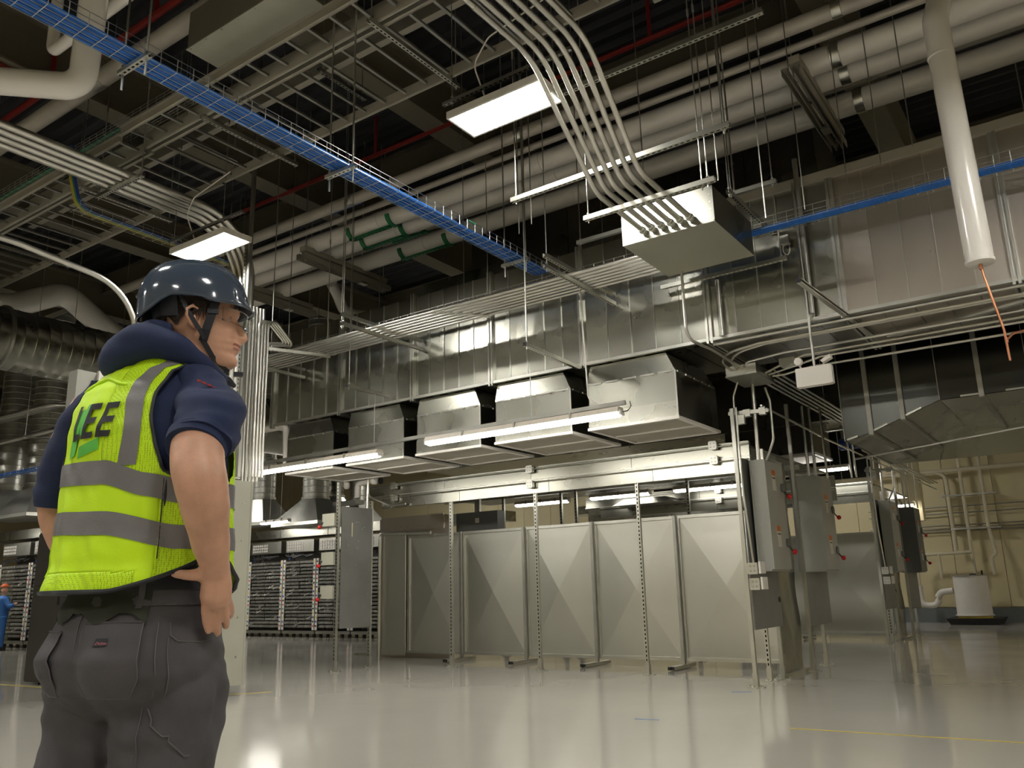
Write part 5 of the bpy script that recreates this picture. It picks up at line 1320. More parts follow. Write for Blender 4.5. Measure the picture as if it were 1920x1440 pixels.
# materials
M['skin'] = mat('skin', (0.56, 0.31, 0.21), 0, 0.45, 0.10, 22, bump=.05, bscale=160)
M['skin'].node_tree.nodes['Principled BSDF'].inputs['Subsurface Weight'].default_value = .12
M['skin'].node_tree.nodes['Principled BSDF'].inputs['Subsurface Radius'].default_value = (.02, .007, .004)
M['lip'] = mat('lip_skin', (0.40, 0.15, 0.12), 0, 0.4)
M['hairm'] = mat('dark_brown_hair', (0.030, 0.019, 0.013), 0, 0.55, .4, 90, bump=.6, bscale=200, stretch=(1, 1, 4))
M['helmetm'] = mat('slate_blue_helmet', (0.050, 0.068, 0.098), 0, 0.13, .03, 3, coat=.8)
M['strapm'] = mat('navy_black_webbing', (0.012, 0.014, 0.022), 0, .6)
M['hoodie'] = mat('navy_sweatshirt', (0.011, 0.021, 0.070), 0, .85, .12, 14, bump=.25, bscale=400)
M['hivis'] = mat('hi_vis_yellow_fabric', (0.56, 0.86, 0.0), 0, .6, .04, 5, bump=.06, bscale=250)
M['hivis'].node_tree.nodes['Principled BSDF'].inputs['Emission Strength'].default_value = 0
def meshmat():
    m = mat('hi_vis_mesh_fabric', (0.52, 0.82, 0.0), 0, .65, .04, 5)
    nt = m.node_tree; b = nt.nodes['Principled BSDF']
    tc = nt.nodes.new('ShaderNodeTexCoord'); v = nt.nodes.new('ShaderNodeTexVoronoi'); v.inputs['Scale'].default_value = 240; v.inputs['Randomness'].default_value = .25
    nt.links.new(tc.outputs['Object'], v.inputs['Vector'])
    rp_ = ramp(nt, v.outputs['Distance'], [(.26, (.30, .46, .0)), (.46, (.54, .84, .0))])
    nt.links.new(rp_, b.inputs['Base Color'])
    bp = nt.nodes.new('ShaderNodeBump'); bp.inputs['Strength'].default_value = .3; bp.inputs['Distance'].default_value = .001
    nt.links.new(v.outputs['Distance'], bp.inputs['Height']); nt.links.new(bp.outputs[0], b.inputs['Normal'])
    return m
M['hivis_mesh'] = meshmat()
M['reflect'] = mat('grey_reflective_tape', (0.17, 0.165, 0.17), 0, .48, .05, 8, bump=.08, bscale=200)
M['vestprint'] = mat('vest_print_green', (0.10, 0.50, 0.06), 0, .6, .03)
M['ink'] = mat('black_print', (0.010, 0.012, 0.018), 0, .6)
M['trousers'] = mat('charcoal_canvas', (0.075, 0.070, 0.078), 0, .85, .16, 9, bump=.25, bscale=500)
M['stitch'] = mat('grey_seam', (0.105, 0.098, 0.105), 0, .85)
M['shirt'] = mat('dark_olive_shirt', (0.022, 0.024, 0.014), 0, .85)
M['redprint'] = mat('red_sleeve_print', (0.45, 0.03, 0.03), 0, .7)
M['pinkprint'] = mat('pink_print', (0.55, 0.16, 0.20), 0, .6)
mm = bpy.data.materials.new('clear_lens'); mm.use_nodes = True
bb = mm.node_tree.nodes['Principled BSDF']; bb.inputs['Base Color'].default_value = (.95, .96, .95, 1); bb.inputs['Roughness'].default_value = .04
bb.inputs['Transmission Weight'].default_value = 1; bb.inputs['IOR'].default_value = 1.12; bb.inputs['Specular IOR Level'].default_value = 1.0
M['lens'] = mm

W = thing('person', 'person in slate blue helmet and hi-vis vest, right hand on hip, looking right', 'person', pw(-.06, 0, .05))

CT, STN = math.cos(R(40)), math.sin(R(40))
def body(cu, cw, a, b, th, z):
    x, y = a * math.cos(th), b * math.sin(th)
    return Vector((cu + x * CT + y * STN, cw - x * STN + y * CT, z))

# ---- head (profile toward +u)
FRONT = [(1.592, .085, .034), (1.598, .105, .040), (1.606, .115, .044), (1.618, .1155, .049), (1.630, .108, .053), (1.637, .116, .055), (1.644, .119, .057), (1.649, .116, .058), (1.654, .1195, .060), (1.664, .113, .062), (1.675, .112, .065), (1.695, .108, .068), (1.712, .104, .070), (1.722, .106, .071), (1.735, .114, .072), (1.75, .113, .074), (1.78, .106, .076), (1.81, .085, .070), (1.835, .05, .05), (1.845, .02, .02)]
BACK = [(1.592, .02), (1.62, -.005), (1.65, -.03), (1.68, -.062), (1.71, -.08), (1.75, -.09), (1.79, -.085), (1.82, -.06), (1.845, -.01)]
HC = .01
def headpt(th, z):
    f, hw = cat_(FRONT, z); bk = cat_(BACK, z)[0]
    c, s = math.cos(th), math.sin(th)
    ce = math.copysign(abs(c) ** .85, c); se = math.copysign(abs(s) ** .9, s)
    x = HC + (f - HC) * ce if c > 0 else HC + (HC - bk) * ce
    y = hw * se
    if c > 0:
        lat = abs(y)
        # eye sockets, cheek hollow, mouth corners
        x -= .010 * math.exp(-((lat - .030) / .014) ** 2) * math.exp(-((z - 1.716) / .011) ** 2)
        x += .006 * math.exp(-((lat - .040) / .016) ** 2) * math.exp(-((z - 1.688) / .014) ** 2)
        x += .004 * math.exp(-((lat - .026) / .018) ** 2) * math.exp(-((z - 1.739) / .006) ** 2)
        x -= .006 * math.exp(-((lat - .034) / .014) ** 2) * math.exp(-((z - 1.648) / .014) ** 2)
        x -= .004 * math.exp(-((lat - .0) / .03) ** 2) * math.exp(-((z - 1.6488) / .0022) ** 2)
    return Vector((x, -y, z))
bm_ = MB()
NZ = 90
bm_.grid(lambda i, j: headpt(2 * PI * i / 96, 1.592 + (1.843 - 1.592) * j / (NZ - 1)), 96, NZ, True)
n0 = len(bm_.v)
bm_.f += [tuple(reversed(range(96))), tuple(range(n0 - 96, n0))]
# nose
bm_.tube([(.100, 0, 1.726), (.112, 0, 1.708), (.124, 0, 1.690), (.130, 0, 1.678), (.120, 0, 1.669), (.105, 0, 1.667)], [.006, .0075, .009, .0098, .009, .007], 12)
for s in (-1, 1):
    bm_.tube([(.105, s * .009, 1.681), (.118, s * .011, 1.676), (.112, s * .010, 1.671)], [.006, .0075, .006], 10)
    # ear
    e0 = s * .073
    bm_.tube([(.012, e0, 1.672), (.002, e0 * 1.05, 1.680), (-.010, e0 * 1.15, 1.700), (-.010, e0 * 1.18, 1.716), (.002, e0 * 1.16, 1.726), (.016, e0 * 1.08, 1.718)], [.005, .0055, .0055, .006, .0055, .004], 8)
    bm_.tube([(.012, e0, 1.676), (.004, e0 * 1.02, 1.690), (.010, e0 * 1.0, 1.708)], [.008, .009, .007], 8)
# neck
loftlimb(bm_, [(-.045, 0, 1.50, .075), (-.025, 0, 1.57, .062), (.0, 0, 1.63, .058), (.01, 0, 1.68, .055)], 24)
# trunk under the clothes
loftlimb(bm_, [(-.06, .0, 1.0, .10), (-.06, 0, 1.15, .11), (-.07, 0, 1.35, .115), (-.07, 0, 1.48, .10), (-.05, 0, 1.54, .06)], 24)
# right arm
RA = [(.0, -.06, 1.49, .03), (.048, -.165, 1.43, .045), (.033, -.235, 1.372, .0545), (.033, -.27, 1.32, .0545), (.042, -.288, 1.276, .053), (.052, -.272, 1.235, .0495), (.067, -.240, 1.17, .040), (.081, -.208, 1.115, .0305), (.087, -.196, 1.092, .0285)]
loftlimb(bm_, RA, 24)
# hand: palm, thumb and four fingers
bm_.tube([(.088, -.198, 1.10), (.088, -.190, 1.075), (.088, -.183, 1.05), (.090, -.176, 1.03)], [.027, .032, .033, .026], 16)
bm_.tube([(.070, -.196, 1.09), (.052, -.200, 1.096), (.030, -.196, 1.095), (.010, -.185, 1.098), (-.002, -.178, 1.100)], [.015, .0145, .0115, .010, .0075], 12)
for k, (a, b, c_, d, e) in enumerate((((.070, -.186, 1.045), (.070, -.180, 1.020), (.073, -.174, .998), (.078, -.168, .982), (.080, -.165, .974)),
                                  ((.086, -.182, 1.035), (.090, -.176, 1.008), (.094, -.166, .988), (.097, -.156, .975), (.098, -.150, .970)),
                                  ((.100, -.176, 1.038), (.108, -.166, 1.014), (.113, -.152, .998), (.114, -.140, .988), (.114, -.134, .984)),
                                  ((.110, -.168, 1.046), (.119, -.154, 1.028), (.123, -.138, 1.016), (.123, -.128, 1.009), (.122, -.122, 1.006)))):
    q = (.0118, .0105, .0095, .0085, .0065)
    bm_.tube([a, b, c_, d, e], [x * (1 - .06 * (k == 3)) for x in q], 10)
# left arm
loftlimb(bm_, [(-.20, .10, 1.50, .055), (-.25, .17, 1.42, .052), (-.272, .21, 1.33, .048), (-.272, .23, 1.26, .046), (-.25, .21, 1.20, .042), (-.20, .15, 1.12, .030), (-.16, .10, 1.06, .028), (-.14, .08, 1.0, .02)], 20)
# legs
for s, u_, w_ in ((0, -.15, .09), (1, .0, -.05)):
    loftlimb(bm_, [(u_ * .8 - .01, w_ * .8, 1.0, .09), (u_, w_, .8, .08), (u_, w_, .5, .055), (u_, w_, .3, .05), (u_, w_, .14, .042)], 20)
remeshed('body', bm_, .0042, 'skin', W, 5)
# lips, brow, eye
def facepatch(name, pts, r, m_, **k): return obj(name, PM(MB().tube(pts, r, 8)), m_, W, **k)
lp_ = MB()
lp_.grid(lambda i, j: headpt(R(-34 + 34 * i / 9), 1.6375 + .0165 * j / 9 * (1 - .25 * abs(0 - i / 9.) * 0)) + Vector((.0012, 0, 0)) if False else headpt(R(0 + 30 * (9 - i) / 9), 1.641 + (1.6565 - 1.641) * j / 9 + .0 * i) + Vector((.0018 - .001 * (9 - i) / 9, -.0006, 0)), 10, 10)
obj('lips', PM(lp_), 'lip', W)
obj('eyebrow', PM(MB().tube([headpt(R(14), 1.737) + Vector((.001, 0, 0)), headpt(R(28), 1.741) + Vector((.001, -.001, 0)), headpt(R(44), 1.737) + Vector((0, -.001, 0))], [.002, .0032, .0018], 8)), 'hairm', W)
ec = headpt(R(24), 1.716) + Vector((-.007, .003, 0))
eye = MB().grid(lambda i, j: ec + .0115 * Vector((math.sin(PI * (j + .01) / 10.02) * math.cos(2 * PI * i / 16), math.sin(PI * (j + .01) / 10.02) * math.sin(2 * PI * i / 16), math.cos(PI * (j + .01) / 10.02))), 16, 11, True)
ey = obj('eyeball', PM(eye), 'white', W)
ic = ec + Vector((.0098, -.004, 0))
ir = MB().grid(lambda i, j: ic + Vector((.0012 * math.cos(j / 5 * 1.5), .0045 * j / 5 * math.cos(2 * PI * i / 12), .0045 * j / 5 * math.sin(2 * PI * i / 12))), 12, 6, True)
obj('iris', PM(ir), 'hairm', ey)
obj('eyelid', PM(MB().tube([ec + Vector((.002, -.012, .001)), ec + Vector((.009, -.007, .006)), ec + Vector((.0115, .0, .005)), ec + Vector((.008, .009, .003))], .0022, 6)), 'skin', W)
# hair below the helmet
hr = MB()
def hairp(i, j):
    th = R(72 + (288 - 72) * i / 40); z = 1.675 + .09 * j / 12
    low = 1.69 + .012 * math.sin(i * 1.3)
    if 75 < math.degrees(th) < 100: low = 1.715
    z = max(z, low) if j < 12 else z
    p = headpt(th, z); c = Vector((HC, 0, z)); return p + (p - c).normalized() * (.006 + .003 * noise.noise(Vector((i * .5, j * .7, 0))))
hr.grid(hairp, 41, 13)
obj('hair', PM(hr), 'hairm', W)
tuft = MB()
random.seed(5)
for k in range(26):
    z = 1.745 - random.random() * .006; x = .0 + random.random() * .028; ln = .03 + random.random() * .02
    y = -.0775
    tuft.tube([(x, y, z), (x + .004, y - .003, z - ln * .5), (x + .002 + random.uniform(-.006, .006), y - .002, z - ln)], [.0022, .0018, .0005], 5)
for k in range(14):
    x = .112 - random.random() * .02; y = -.02 - random.random() * .03
    tuft.tube([(x, y, 1.752), (x + .004, y - .002, 1.745), (x + .002, y, 1.735 + random.random() * .004)], [.0018, .0016, .0005], 5)
obj('hair_locks', PM(tuft), 'hairm', W, kind='stuff')

# ---- helmet
def rim(az):
    """rim height by azimuth (0 = front)"""
    d = abs(math.degrees(az))
    t = [(0, 1.741), (28, 1.741), (48, 1.740), (62, 1.738), (72, 1.738), (79, 1.745), (118, 1.745), (130, 1.730), (142, 1.712), (155, 1.700), (180, 1.698)]
    for (a, x), (b, y) in zip(t, t[1:]):
        if a <= d <= b: return x + (y - x) * (d - a) / (b - a)
    return 1.70
def helm(az, v, off=0):
    """v 0 at rim .. 1 crown"""
    c, s = math.cos(az), math.sin(az)
    ax = (.128 if c > 0 else .127) + off; ay = .104 + off
    zt, zb = 1.862 + off, 1.745
    rz = rim(az)
    z = rz + (zt - rz) * v
    h = max(0, (z - zb) / (zt - zb))
    k = (1 - min(1, h) ** 2.35) ** (1 / 2.15) if h > 0 else 1.0
    if z < zb: k = 1.0 - .0 * (zb - z)
    r_ = 1 / ((abs(c) / ax) ** 2.25 + (abs(s) / ay) ** 2.25) ** (1 / 2.25)
    crest = .0025 * (math.exp(-((abs(s) * r_ * k - .045) / .006) ** 2)) if h > .25 else 0
    brim = 0
    if c > 0: brim = .016 * max(0, c) ** 3 * math.exp(-((v) / .10) ** 2)
    tilt = -.03
    x = (r_ * k + brim + crest) * c; y = (r_ * k + crest) * s
    return Vector((.004 + x, -y, z + crest * .6 + x * .0))
hm = MB()
def hv(j): return 1 - (1 - j / 29) ** 1.6 if False else (j / 29) ** 1.0
hm.grid(lambda i, j: helm(-PI + 2 * PI * i / 120, math.sin(PI / 2 * j / 29) ** 1.0 if j < 29 else .9999), 120, 30, True)
n0 = len(hm.v); hm.f.append(tuple(range(n0 - 120, n0)))
ho = obj('helmet', PM(hm), 'helmetm', W, ang=1.0)
so = ho.modifiers.new('thick', 'SOLIDIFY'); so.thickness = .0035; so.offset = 0
obj('rim_edge', PM(MB().tube([helm(-PI + 2 * PI * i / 120, 0) for i in range(121)], .0026, 6, False)), 'helmetm', ho)
obj('helmet_liner', PM(MB().grid(lambda i, j: helm(-PI + 2 * PI * i / 60, .02 + .6 * j / 9, -.008) - Vector((0, 0, .0)), 60, 10, True)), 'strapm', ho)
obj('side_slot', PM(MB().tube([helm(R(40), .30, .0005), helm(R(40), .12, .0005)], .0032, 6)), 'strapm', ho)
obj('rear_slot', PM(MB().tube([helm(R(168), .30, .0005), helm(R(168), .5, .0005)], .003, 6)), 'strapm', ho)
obj('groove', PM(MB().tube([helm(R(a), .26 if a < 150 else .3, .0001) for a in range(45, 165, 6)], .0009, 5)), 'helmetm', ho)
# head band, straps
obj('nape_pad', PM(MB().grid(lambda i, j: headpt(R(110 + 60 * i / 12), 1.70 + .05 * j / 6) * 1 + Vector((-.008 if i > 4 else -.004, -.012, 0)), 13, 7)), 'strapm', W)
def band(name, pts, wd, m_, nrm=(0, -1, 0), parent=None):
    mb = MB()
    for a, b in zip(pts, pts[1:]): mb.bar(a, b, wd, .0022, nrm)
    return obj(name, PM(mb), m_, parent or W)
band('chin_strap', [(.060, -.080, 1.765), (.052, -.0805, 1.735), (.045, -.081, 1.705), (.036, -.074, 1.672), (.030, -.062, 1.645)], .020, 'strapm')
band('chin_strap', [(.030, -.062, 1.648), (.055, -.045, 1.612), (.085, -.02, 1.592), (.095, .0, 1.588)], .012, 'strapm')
band('rear_strap', [(-.030, -.085, 1.755), (-.010, -.088, 1.712), (.02, -.08, 1.67), (.034, -.068, 1.65)], .010, 'strapm')
obj('strap_slider', PM(MB().cbox((.048, -.083, 1.716), (.026, .005, .012))), 'strapm', W)
obj('chin_tab', PM(MB().cbox((.118, -.01, 1.582), (.022, .012, .010))), 'strapm', W)
# ---- safety glasses
gl = thing('safety_glasses', 'clear wraparound safety glasses worn by the worker in the vest', 'glasses', pw(.1, -.03, 1.70))
def lensp(i, j):
    a = R(-5 + 62 * i / 16); z = 1.735 - .040 * j / 8 + (.006 * (i / 16) if j == 8 else 0)
    r_ = .131 - .0 * a
    return Vector((.004 + r_ * math.cos(a) * (1 - .06 * (i / 16)), -r_ * math.sin(a) * .62 - .002, z))
ls = obj('lens', PM(MB().grid(lensp, 17, 9)), 'lens', gl)
sm_ = ls.modifiers.new('t', 'SOLIDIFY'); sm_.thickness = .0016
obj('lens', PM(MB().grid(lambda i, j: Vector((lensp(i, j).x, -lensp(i, j).y, lensp(i, j).z)), 17, 9)), 'lens', gl)
obj('side_shield', PM(MB().hexa([(.060, -.0725, 1.705), (.086, -.071, 1.700), (.086, -.0735, 1.700), (.060, -.0745, 1.705)], [(.060, -.0725, 1.728), (.086, -.071, 1.736), (.086, -.0735, 1.736), (.060, -.0745, 1.728)])), 'lens', gl)
band('temple', [(.088, -.076, 1.732), (.060, -.079, 1.729), (.02, -.081, 1.724)], .006, 'lens', parent=gl)
obj('lens_edge', PM(MB().tube([lensp(i, 0) for i in range(17)], .0011, 5)), 'lens', gl)
obj('lens_edge', PM(MB().tube([lensp(i, 8) for i in range(17)], .0011, 5)), 'lens', gl)

# ---- sweatshirt: torso, sleeves, hood
VT = [ # z, centre u, centre w, a (right axis), b (front axis)
 (1.045, -.066, 0, .215, .165), (1.075, -.066, 0, .214, .162), (1.13, -.064, 0, .204, .152), (1.195, -.064, 0, .202, .146), (1.277, -.066, 0, .200, .140), (1.35, -.067, 0, .198, .138), (1.42, -.070, 0, .194, .136),
 (1.47, -.070, .004, .184, .128), (1.51, -.068, .006, .168, .116), (1.55, -.062, .008, .140, .098), (1.585, -.052, .008, .105, .082), (1.61, -.045, .008, .075, .066)]
def torso(th, z, off=0.0, wr=1.0, sag=0.0):
    cu, cw, a, b = cat_(VT, z)
    p = body(cu, cw, a + off, b + off, th, z)
    c = Vector((cu, cw, z)); d = (p - c).normalized()
    q = Vector((th * 3.2, z * 9, 1.3))
    f = noise.noise(q) * .007 + noise.noise(Vector((th * 6, z * 26 + th * 3, 5))) * .0035
    f2 = noise.noise(Vector((th * 5.0 + z * 7, z * 3.0, 9))) * .005 * max(0, min(1, (1.35 - z) / .15))
    return p + d * (f + f2) * wr
sw = MB(); sw.grid(lambda i, j: torso(2 * PI * i / 72, 1.13 + .48 * j / 40, -.008, .8), 72, 41, True)
n0 = len(sw.v); sw.f += [tuple(reversed(range(72)))]
obj('sweatshirt', PM(sw), 'hoodie', W)
sl = MB(); loftlimb(sl, [(-.01, -.05, 1.553, .040), (.025, -.075, 1.528, .058), (.050, -.130, 1.478, .069), (.053, -.182, 1.432, .071), (.043, -.214, 1.397, .069), (.034, -.232, 1.376, .0645), (.031, -.239, 1.366, .0640)], 40, wr=.013, seed=2, freq=20)
slo = obj('sleeve', PM(sl), 'hoodie', W)
cf = MB(); loftlimb(cf, [(.032, -.235, 1.372, .0655), (.026, -.250, 1.352, .0625)], 30); obj('sleeve_cuff', PM(cf), 'hoodie', slo)
# front shoulder bulk right of the arm
fs_ = MB(); loftlimb(fs_, [(.0, -.02, 1.55, .045), (.048, -.045, 1.50, .054), (.058, -.05, 1.44, .052), (.055, -.05, 1.38, .05)], 28, wr=.008, seed=4, freq=24)
obj('sleeve_fold', PM(fs_), 'hoodie', W)
sl = MB(); loftlimb(sl, [(-.17, .06, 1.53, .05), (-.215, .12, 1.46, .062), (-.255, .18, 1.38, .060), (-.268, .205, 1.33, .056), (-.272, .215, 1.272, .053)], 28, wr=.006, seed=7, freq=24)
obj('sleeve', PM(sl), 'hoodie', W)
# hood: a thick folded collar, low at the back left
hd_ = MB()
HP = [(.085, -.03, 1.552, .012), (.070, -.065, 1.560, .016), (.020, -.086, 1.592, .023), (-.042, -.088, 1.618, .035), (-.10, -.060, 1.626, .044), (-.146, -.015, 1.604, .046), (-.150, .04, 1.600, .045), (-.10, .085, 1.61, .040), (-.02, .088, 1.60, .030), (.05, .065, 1.575, .020), (.085, .01, 1.552, .012)]
loftlimb(hd_, HP, 32, wr=.010, seed=9, freq=18)
obj('hood', PM(hd_), 'hoodie', W)
hd2 = MB(); loftlimb(hd2, [(-.04, -.062, 1.668, .014), (-.085, -.050, 1.662, .030), (-.135, -.015, 1.625, .040), (-.163, .0, 1.588, .030), (-.160, .0, 1.562, .014)], 26, wr=.008, seed=3, freq=20)
obj('hood_drape', PM(hd2), 'hoodie', W)
obj('inner_collar', PM(MB().tube([(.02, -.06, 1.605), (.06, -.052, 1.580), (.095, -.025, 1.560), (.11, 0, 1.555)], [.008, .010, .010, .006], 8)), 'strapm', W)
# print on the sleeve
for k in range(5):
    a0 = Vector((.022 + .011 * k, -.1925 + .0012 * abs(k - 1.5), 1.517 - .0045 * k))
    obj('sleeve_print', PM(MB().bar(a0, a0 + Vector((.008, -.001, -.003)), .005, .004)), 'redprint', slo)

# ---- hi-vis vest, its pieces cut out of one shell
V_OFF = .008
def hemz(th):
    d = math.degrees(th)
    z = 1.066
    if d > -75: z = 1.066 + .062 * max(0, min(1, (d + 75) / 55)) ** 1.3
    if d > 5: z = 1.128 - .07 * min(1, (d - 5) / 45)
    return z
def shell(th, t, off=V_OFF):
    """t 0 at the hem .. 1 at the collar"""
    z0 = hemz(th); z = z0 + (1.612 - z0) * t
    return torso(th, z, off)
NI, NJ = 180, 110
thv = [R(-200 + 360 * i / NI) for i in range(NI + 1)]
grid_p = [[shell(thv[i], j / NJ) for i in range(NI + 1)] for j in range(NJ + 1)]
AHL = [(1.295, -24), (1.302, -40), (1.32, -50), (1.38, -55), (1.44, -58), (1.49, -57), (1.55, -47), (1.575, -30), (1.585, -16)]
def arm_hole(th, z):
    if not 1.295 < z < 1.585: return False
    half = -15 - cat_(AHL, z)[0]
    for c in (-15, 159):
        d = (math.degrees(th) - c + 180) % 360 - 180
        if abs(d) < half: return True
    return False
def zone(th, z, t):
    d = (math.degrees(th) + 200) % 360 - 200
    if arm_hole(th, z): return None
    if 80 < d < 100: return None
    if z < 1.104 and d < -60: return 'hivis_mesh'
    if d < -49 and z < 1.30: return 'hivis'
    if d < -90 and z >= 1.30: return 'hivis'
    return 'hivis_mesh'
pieces = {}
for j in range(NJ):
    for i in range(NI):
        th = (thv[i] + thv[i + 1]) / 2; t = (j + .5) / NJ
        z0 = hemz(th); z = z0 + (1.612 - z0) * t
        if z > 1.60: continue
        k = zone(th, z, t)
        if k: pieces.setdefault(k, []).append((i, j))
vest = thing('vest_anchor', 'x', 'x', W.location) if False else None
main = None
for k, nm in (('hivis', 'vest'), ('hivis_mesh', 'mesh_panel')):
    idx = {}; mb = MB(); mb.sm = True
    up = .0016 if k == 'reflect' else 0
    for (i, j) in pieces[k]:
        f = []
        for (a, b) in ((i, j), (i + 1, j), (i + 1, j + 1), (i, j + 1)):
            if (a, b) not in idx:
                p = grid_p[b][a]
                if up:
                    cu, cw, _, _ = cat_(VT, p.z); p = p + (p - Vector((cu, cw, p.z))).normalized() * up
                idx[(a, b)] = len(mb.v); mb.v.append(Vector(p))
            f.append(idx[(a, b)])
        mb.f.append(tuple(f))
    o = obj(nm, PM(mb), k, W if main is None else main, ang=3.0)
    if main is None: main = o
    sd = o.modifiers.new('t', 'SOLIDIFY'); sd.thickness = .0022; sd.offset = -1
def tape(fn, n, m_=6, off=.0022):
    mb = MB().grid(fn, n, m_)
    o = obj('reflective_tape', PM(mb), 'reflect', main, ang=3.0)
    return o
UPB = [(-360, 1.349, 1.299), (-145, 1.349, 1.299), (-86, 1.343, 1.290), (-60, 1.312, 1.262), (-37, 1.298, 1.246), (60, 1.298, 1.246)]
LOB = [(-360, 1.240, 1.190), (-138, 1.240, 1.190), (-82, 1.232, 1.182), (-39, 1.200, 1.150), (60, 1.20, 1.15)]
for tb in (UPB, LOB):
    tape(lambda i, j: torso(R(-258 + 336 * i / 120), (lambda c: c[1] + (c[0] - c[1]) * j / 5)(cat_(tb, -258 + 336 * i / 120)), V_OFF + .0022), 121)
SE = [(1.33, -78, -66), (1.41, -75, -64), (1.49, -77, -64), (1.53, -75, -61), (1.56, -68, -54), (1.58, -54, -35), (1.602, -36, -17)]
tape(lambda i, j: (lambda z: torso(R((lambda c: c[0] + (c[1] - c[0]) * j / 5)(cat_(SE, z))), z, V_OFF + .0022))(1.33 + .27 * i / 50), 51)
tape(lambda i, j: (lambda z: torso(R(-216 - (lambda c: c[0] + (c[1] - c[0]) * j / 5)(cat_(SE, z))), z, V_OFF + .0022))(1.33 + .27 * i / 50), 51)
for dd in (48, 138):
    tape(lambda i, j: torso(R(dd + 14 * j / 5), 1.33 + .27 * i / 40, V_OFF + .0022), 41)
# black binding on hem and armhole, seams
obj('hem_binding', PM(MB().tube([shell(thv[i], 0, V_OFF) for i in range(0, NI + 1, 2) if not 80 < (math.degrees(thv[i]) + 200) % 360 - 200 < 100], .005, 6)), 'ink', main)
ah = []
for q in range(0, 41):
    a = PI * q / 40
    d = -2 + -40 * math.sin(a) if False else 0
pth = [torso(R(-24 + 4 * (8 - q)), 1.294, V_OFF + .002) for q in range(8)]
for q in range(30):
    z = 1.297 + (1.584 - 1.297) * q / 29
    pth.append(torso(R(cat_(AHL, z)[0]), z, V_OFF + .002))
obj('armhole_binding', PM(MB().tube(pth, .0042, 6)), 'ink', main)
obj('side_seam', PM(MB().tube([torso(R(-48.5), 1.13 + .17 * q / 12, V_OFF + .0015) for q in range(13)], .0012, 5)), 'ink', main)
obj('side_vent', PM(MB().tube([torso(R(-47), 1.24 + .06 * q / 8, V_OFF + .0015) for q in range(9)], [.0006, .002, .0032, .0036, .003, .0026, .002, .0012, .0005], 6)), 'ink', main)
for dd in (-49, -140):
    obj('panel_seam', PM(MB().tube([torso(R(dd), 1.10 + .09 * q / 8, V_OFF + .001) for q in range(9)], .0011, 5)), 'hivis', main)
# shoulder yoke fold on the back
obj('yoke_fold', PM(MB().tube([torso(R(d), 1.53 + .012 * math.sin(d * .1), V_OFF + .001) for d in range(-135, -80, 6)], [.002] + [.0045] * 8 + [.002], 8)), 'hivis', main)

# writing on the back, curved onto the cloth
def wraptext(s_, size, d0, z0, m_, slant=.28, off=.0105, xs_=1.0, name='back_letters'):
    cu = bpy.data.curves.new('t', 'FONT'); cu.body = s_; cu.size = size; cu.offset = .0022; cu.space_character = 1.12; cu.shear = slant; cu.resolution_u = 4
    tmp = bpy.data.objects.new('t', cu); C.objects.link(tmp); bpy.context.view_layer.update()
    me = bpy.data.meshes.new_from_object(tmp.evaluated_get(bpy.context.evaluated_depsgraph_get())); bpy.data.objects.remove(tmp)
    bmm = bmesh.new(); bmm.from_mesh(me)
    for _ in range(2): bmesh.ops.subdivide_edges(bmm, edges=[e for e in bmm.edges if e.calc_length() > .008], cuts=2)
    bmesh.ops.triangulate(bmm, faces=bmm.faces)
    mb = MB()
    for v in bmm.verts:
        x, y = v.co.x * xs_, v.co.y
        mb.v.append(torso(R(d0) + x / .150, z0 + y, off))
    mb.f = [tuple(v.index for v in f.verts) for f in bmm.faces]
    bmm.free()
    return obj(name, PM(mb), m_, main, smooth=False)
wraptext('LEE', .110, -122, 1.397, 'ink', .30, .0125, .56)
def patch(name, poly, m_, off):
    """poly in (deg, z) quads list -> curved patch"""
    mb = MB()
    (d0, z0), (d1, z1), (d2, z2), (d3, z3) = poly
    def fn(i, j):
        a, b = i / 10, j / 10
        d = (d0 * (1 - a) + d1 * a) * (1 - b) + (d3 * (1 - a) + d2 * a) * b
        z = (z0 * (1 - a) + z1 * a) * (1 - b) + (z3 * (1 - a) + z2 * a) * b
        return torso(R(d), z, off)
    mb.grid(fn, 11, 11)
    return obj(name, PM(mb), m_, main)
patch('green_mark', [(-126, 1.355), (-117, 1.362), (-107, 1.465), (-118, 1.465)], 'vestprint', .0105)
patch('green_mark', [(-113, 1.352), (-92, 1.368), (-92, 1.395), (-110, 1.378)], 'vestprint', .0105)
patch('green_mark', [(-112, 1.402), (-104, 1.41), (-102, 1.47), (-107, 1.478)], 'vestprint', .0105)

# ---- shirt tail, belt, trousers
HT = [(.80, -.060, 0, .11, .08), (.83, -.060, 0, .145, .115), (.865, -.060, -.002, .180, .150), (.90, -.061, -.004, .193, .164), (.93, -.064, -.006, .196, .168), (.97, -.064, -.004, .188, .154), (1.02, -.060, 0, .176, .138), (1.06, -.056, 0, .168, .126), (1.12, -.056, 0, .166, .122)]
def hip(th, z, off=0.0):
    cu, cw, a, b = cat_(HT, z)
    p = body(cu, cw, a + off, b + off, th, z)
    d = (p - Vector((cu, cw, z))).normalized(); deg = math.degrees(th)
    # cleft between the buttocks and cheek fullness
    deg = (deg + 180) % 360 - 180
    cl = math.exp(-((deg + 98) / 9) ** 2) * .016 * max(0, min(1, (1.0 - z) / .06))
    full = (math.exp(-((deg + 62) / 26) ** 2) + math.exp(-((deg + 134) / 22) ** 2)) * .014 * math.exp(-((z - .90) / .06) ** 2)
    f = noise.noise(Vector((th * 3.5, z * 12, 20))) * .006 + noise.noise(Vector((th * 4 + z * 18, z * 22, 3))) * .005
    return p + d * (full - cl + f)
tr_ = MB(); tr_.grid(lambda i, j: hip(2 * PI * i / 120, .80 + .275 * j / 44), 120, 45, True)
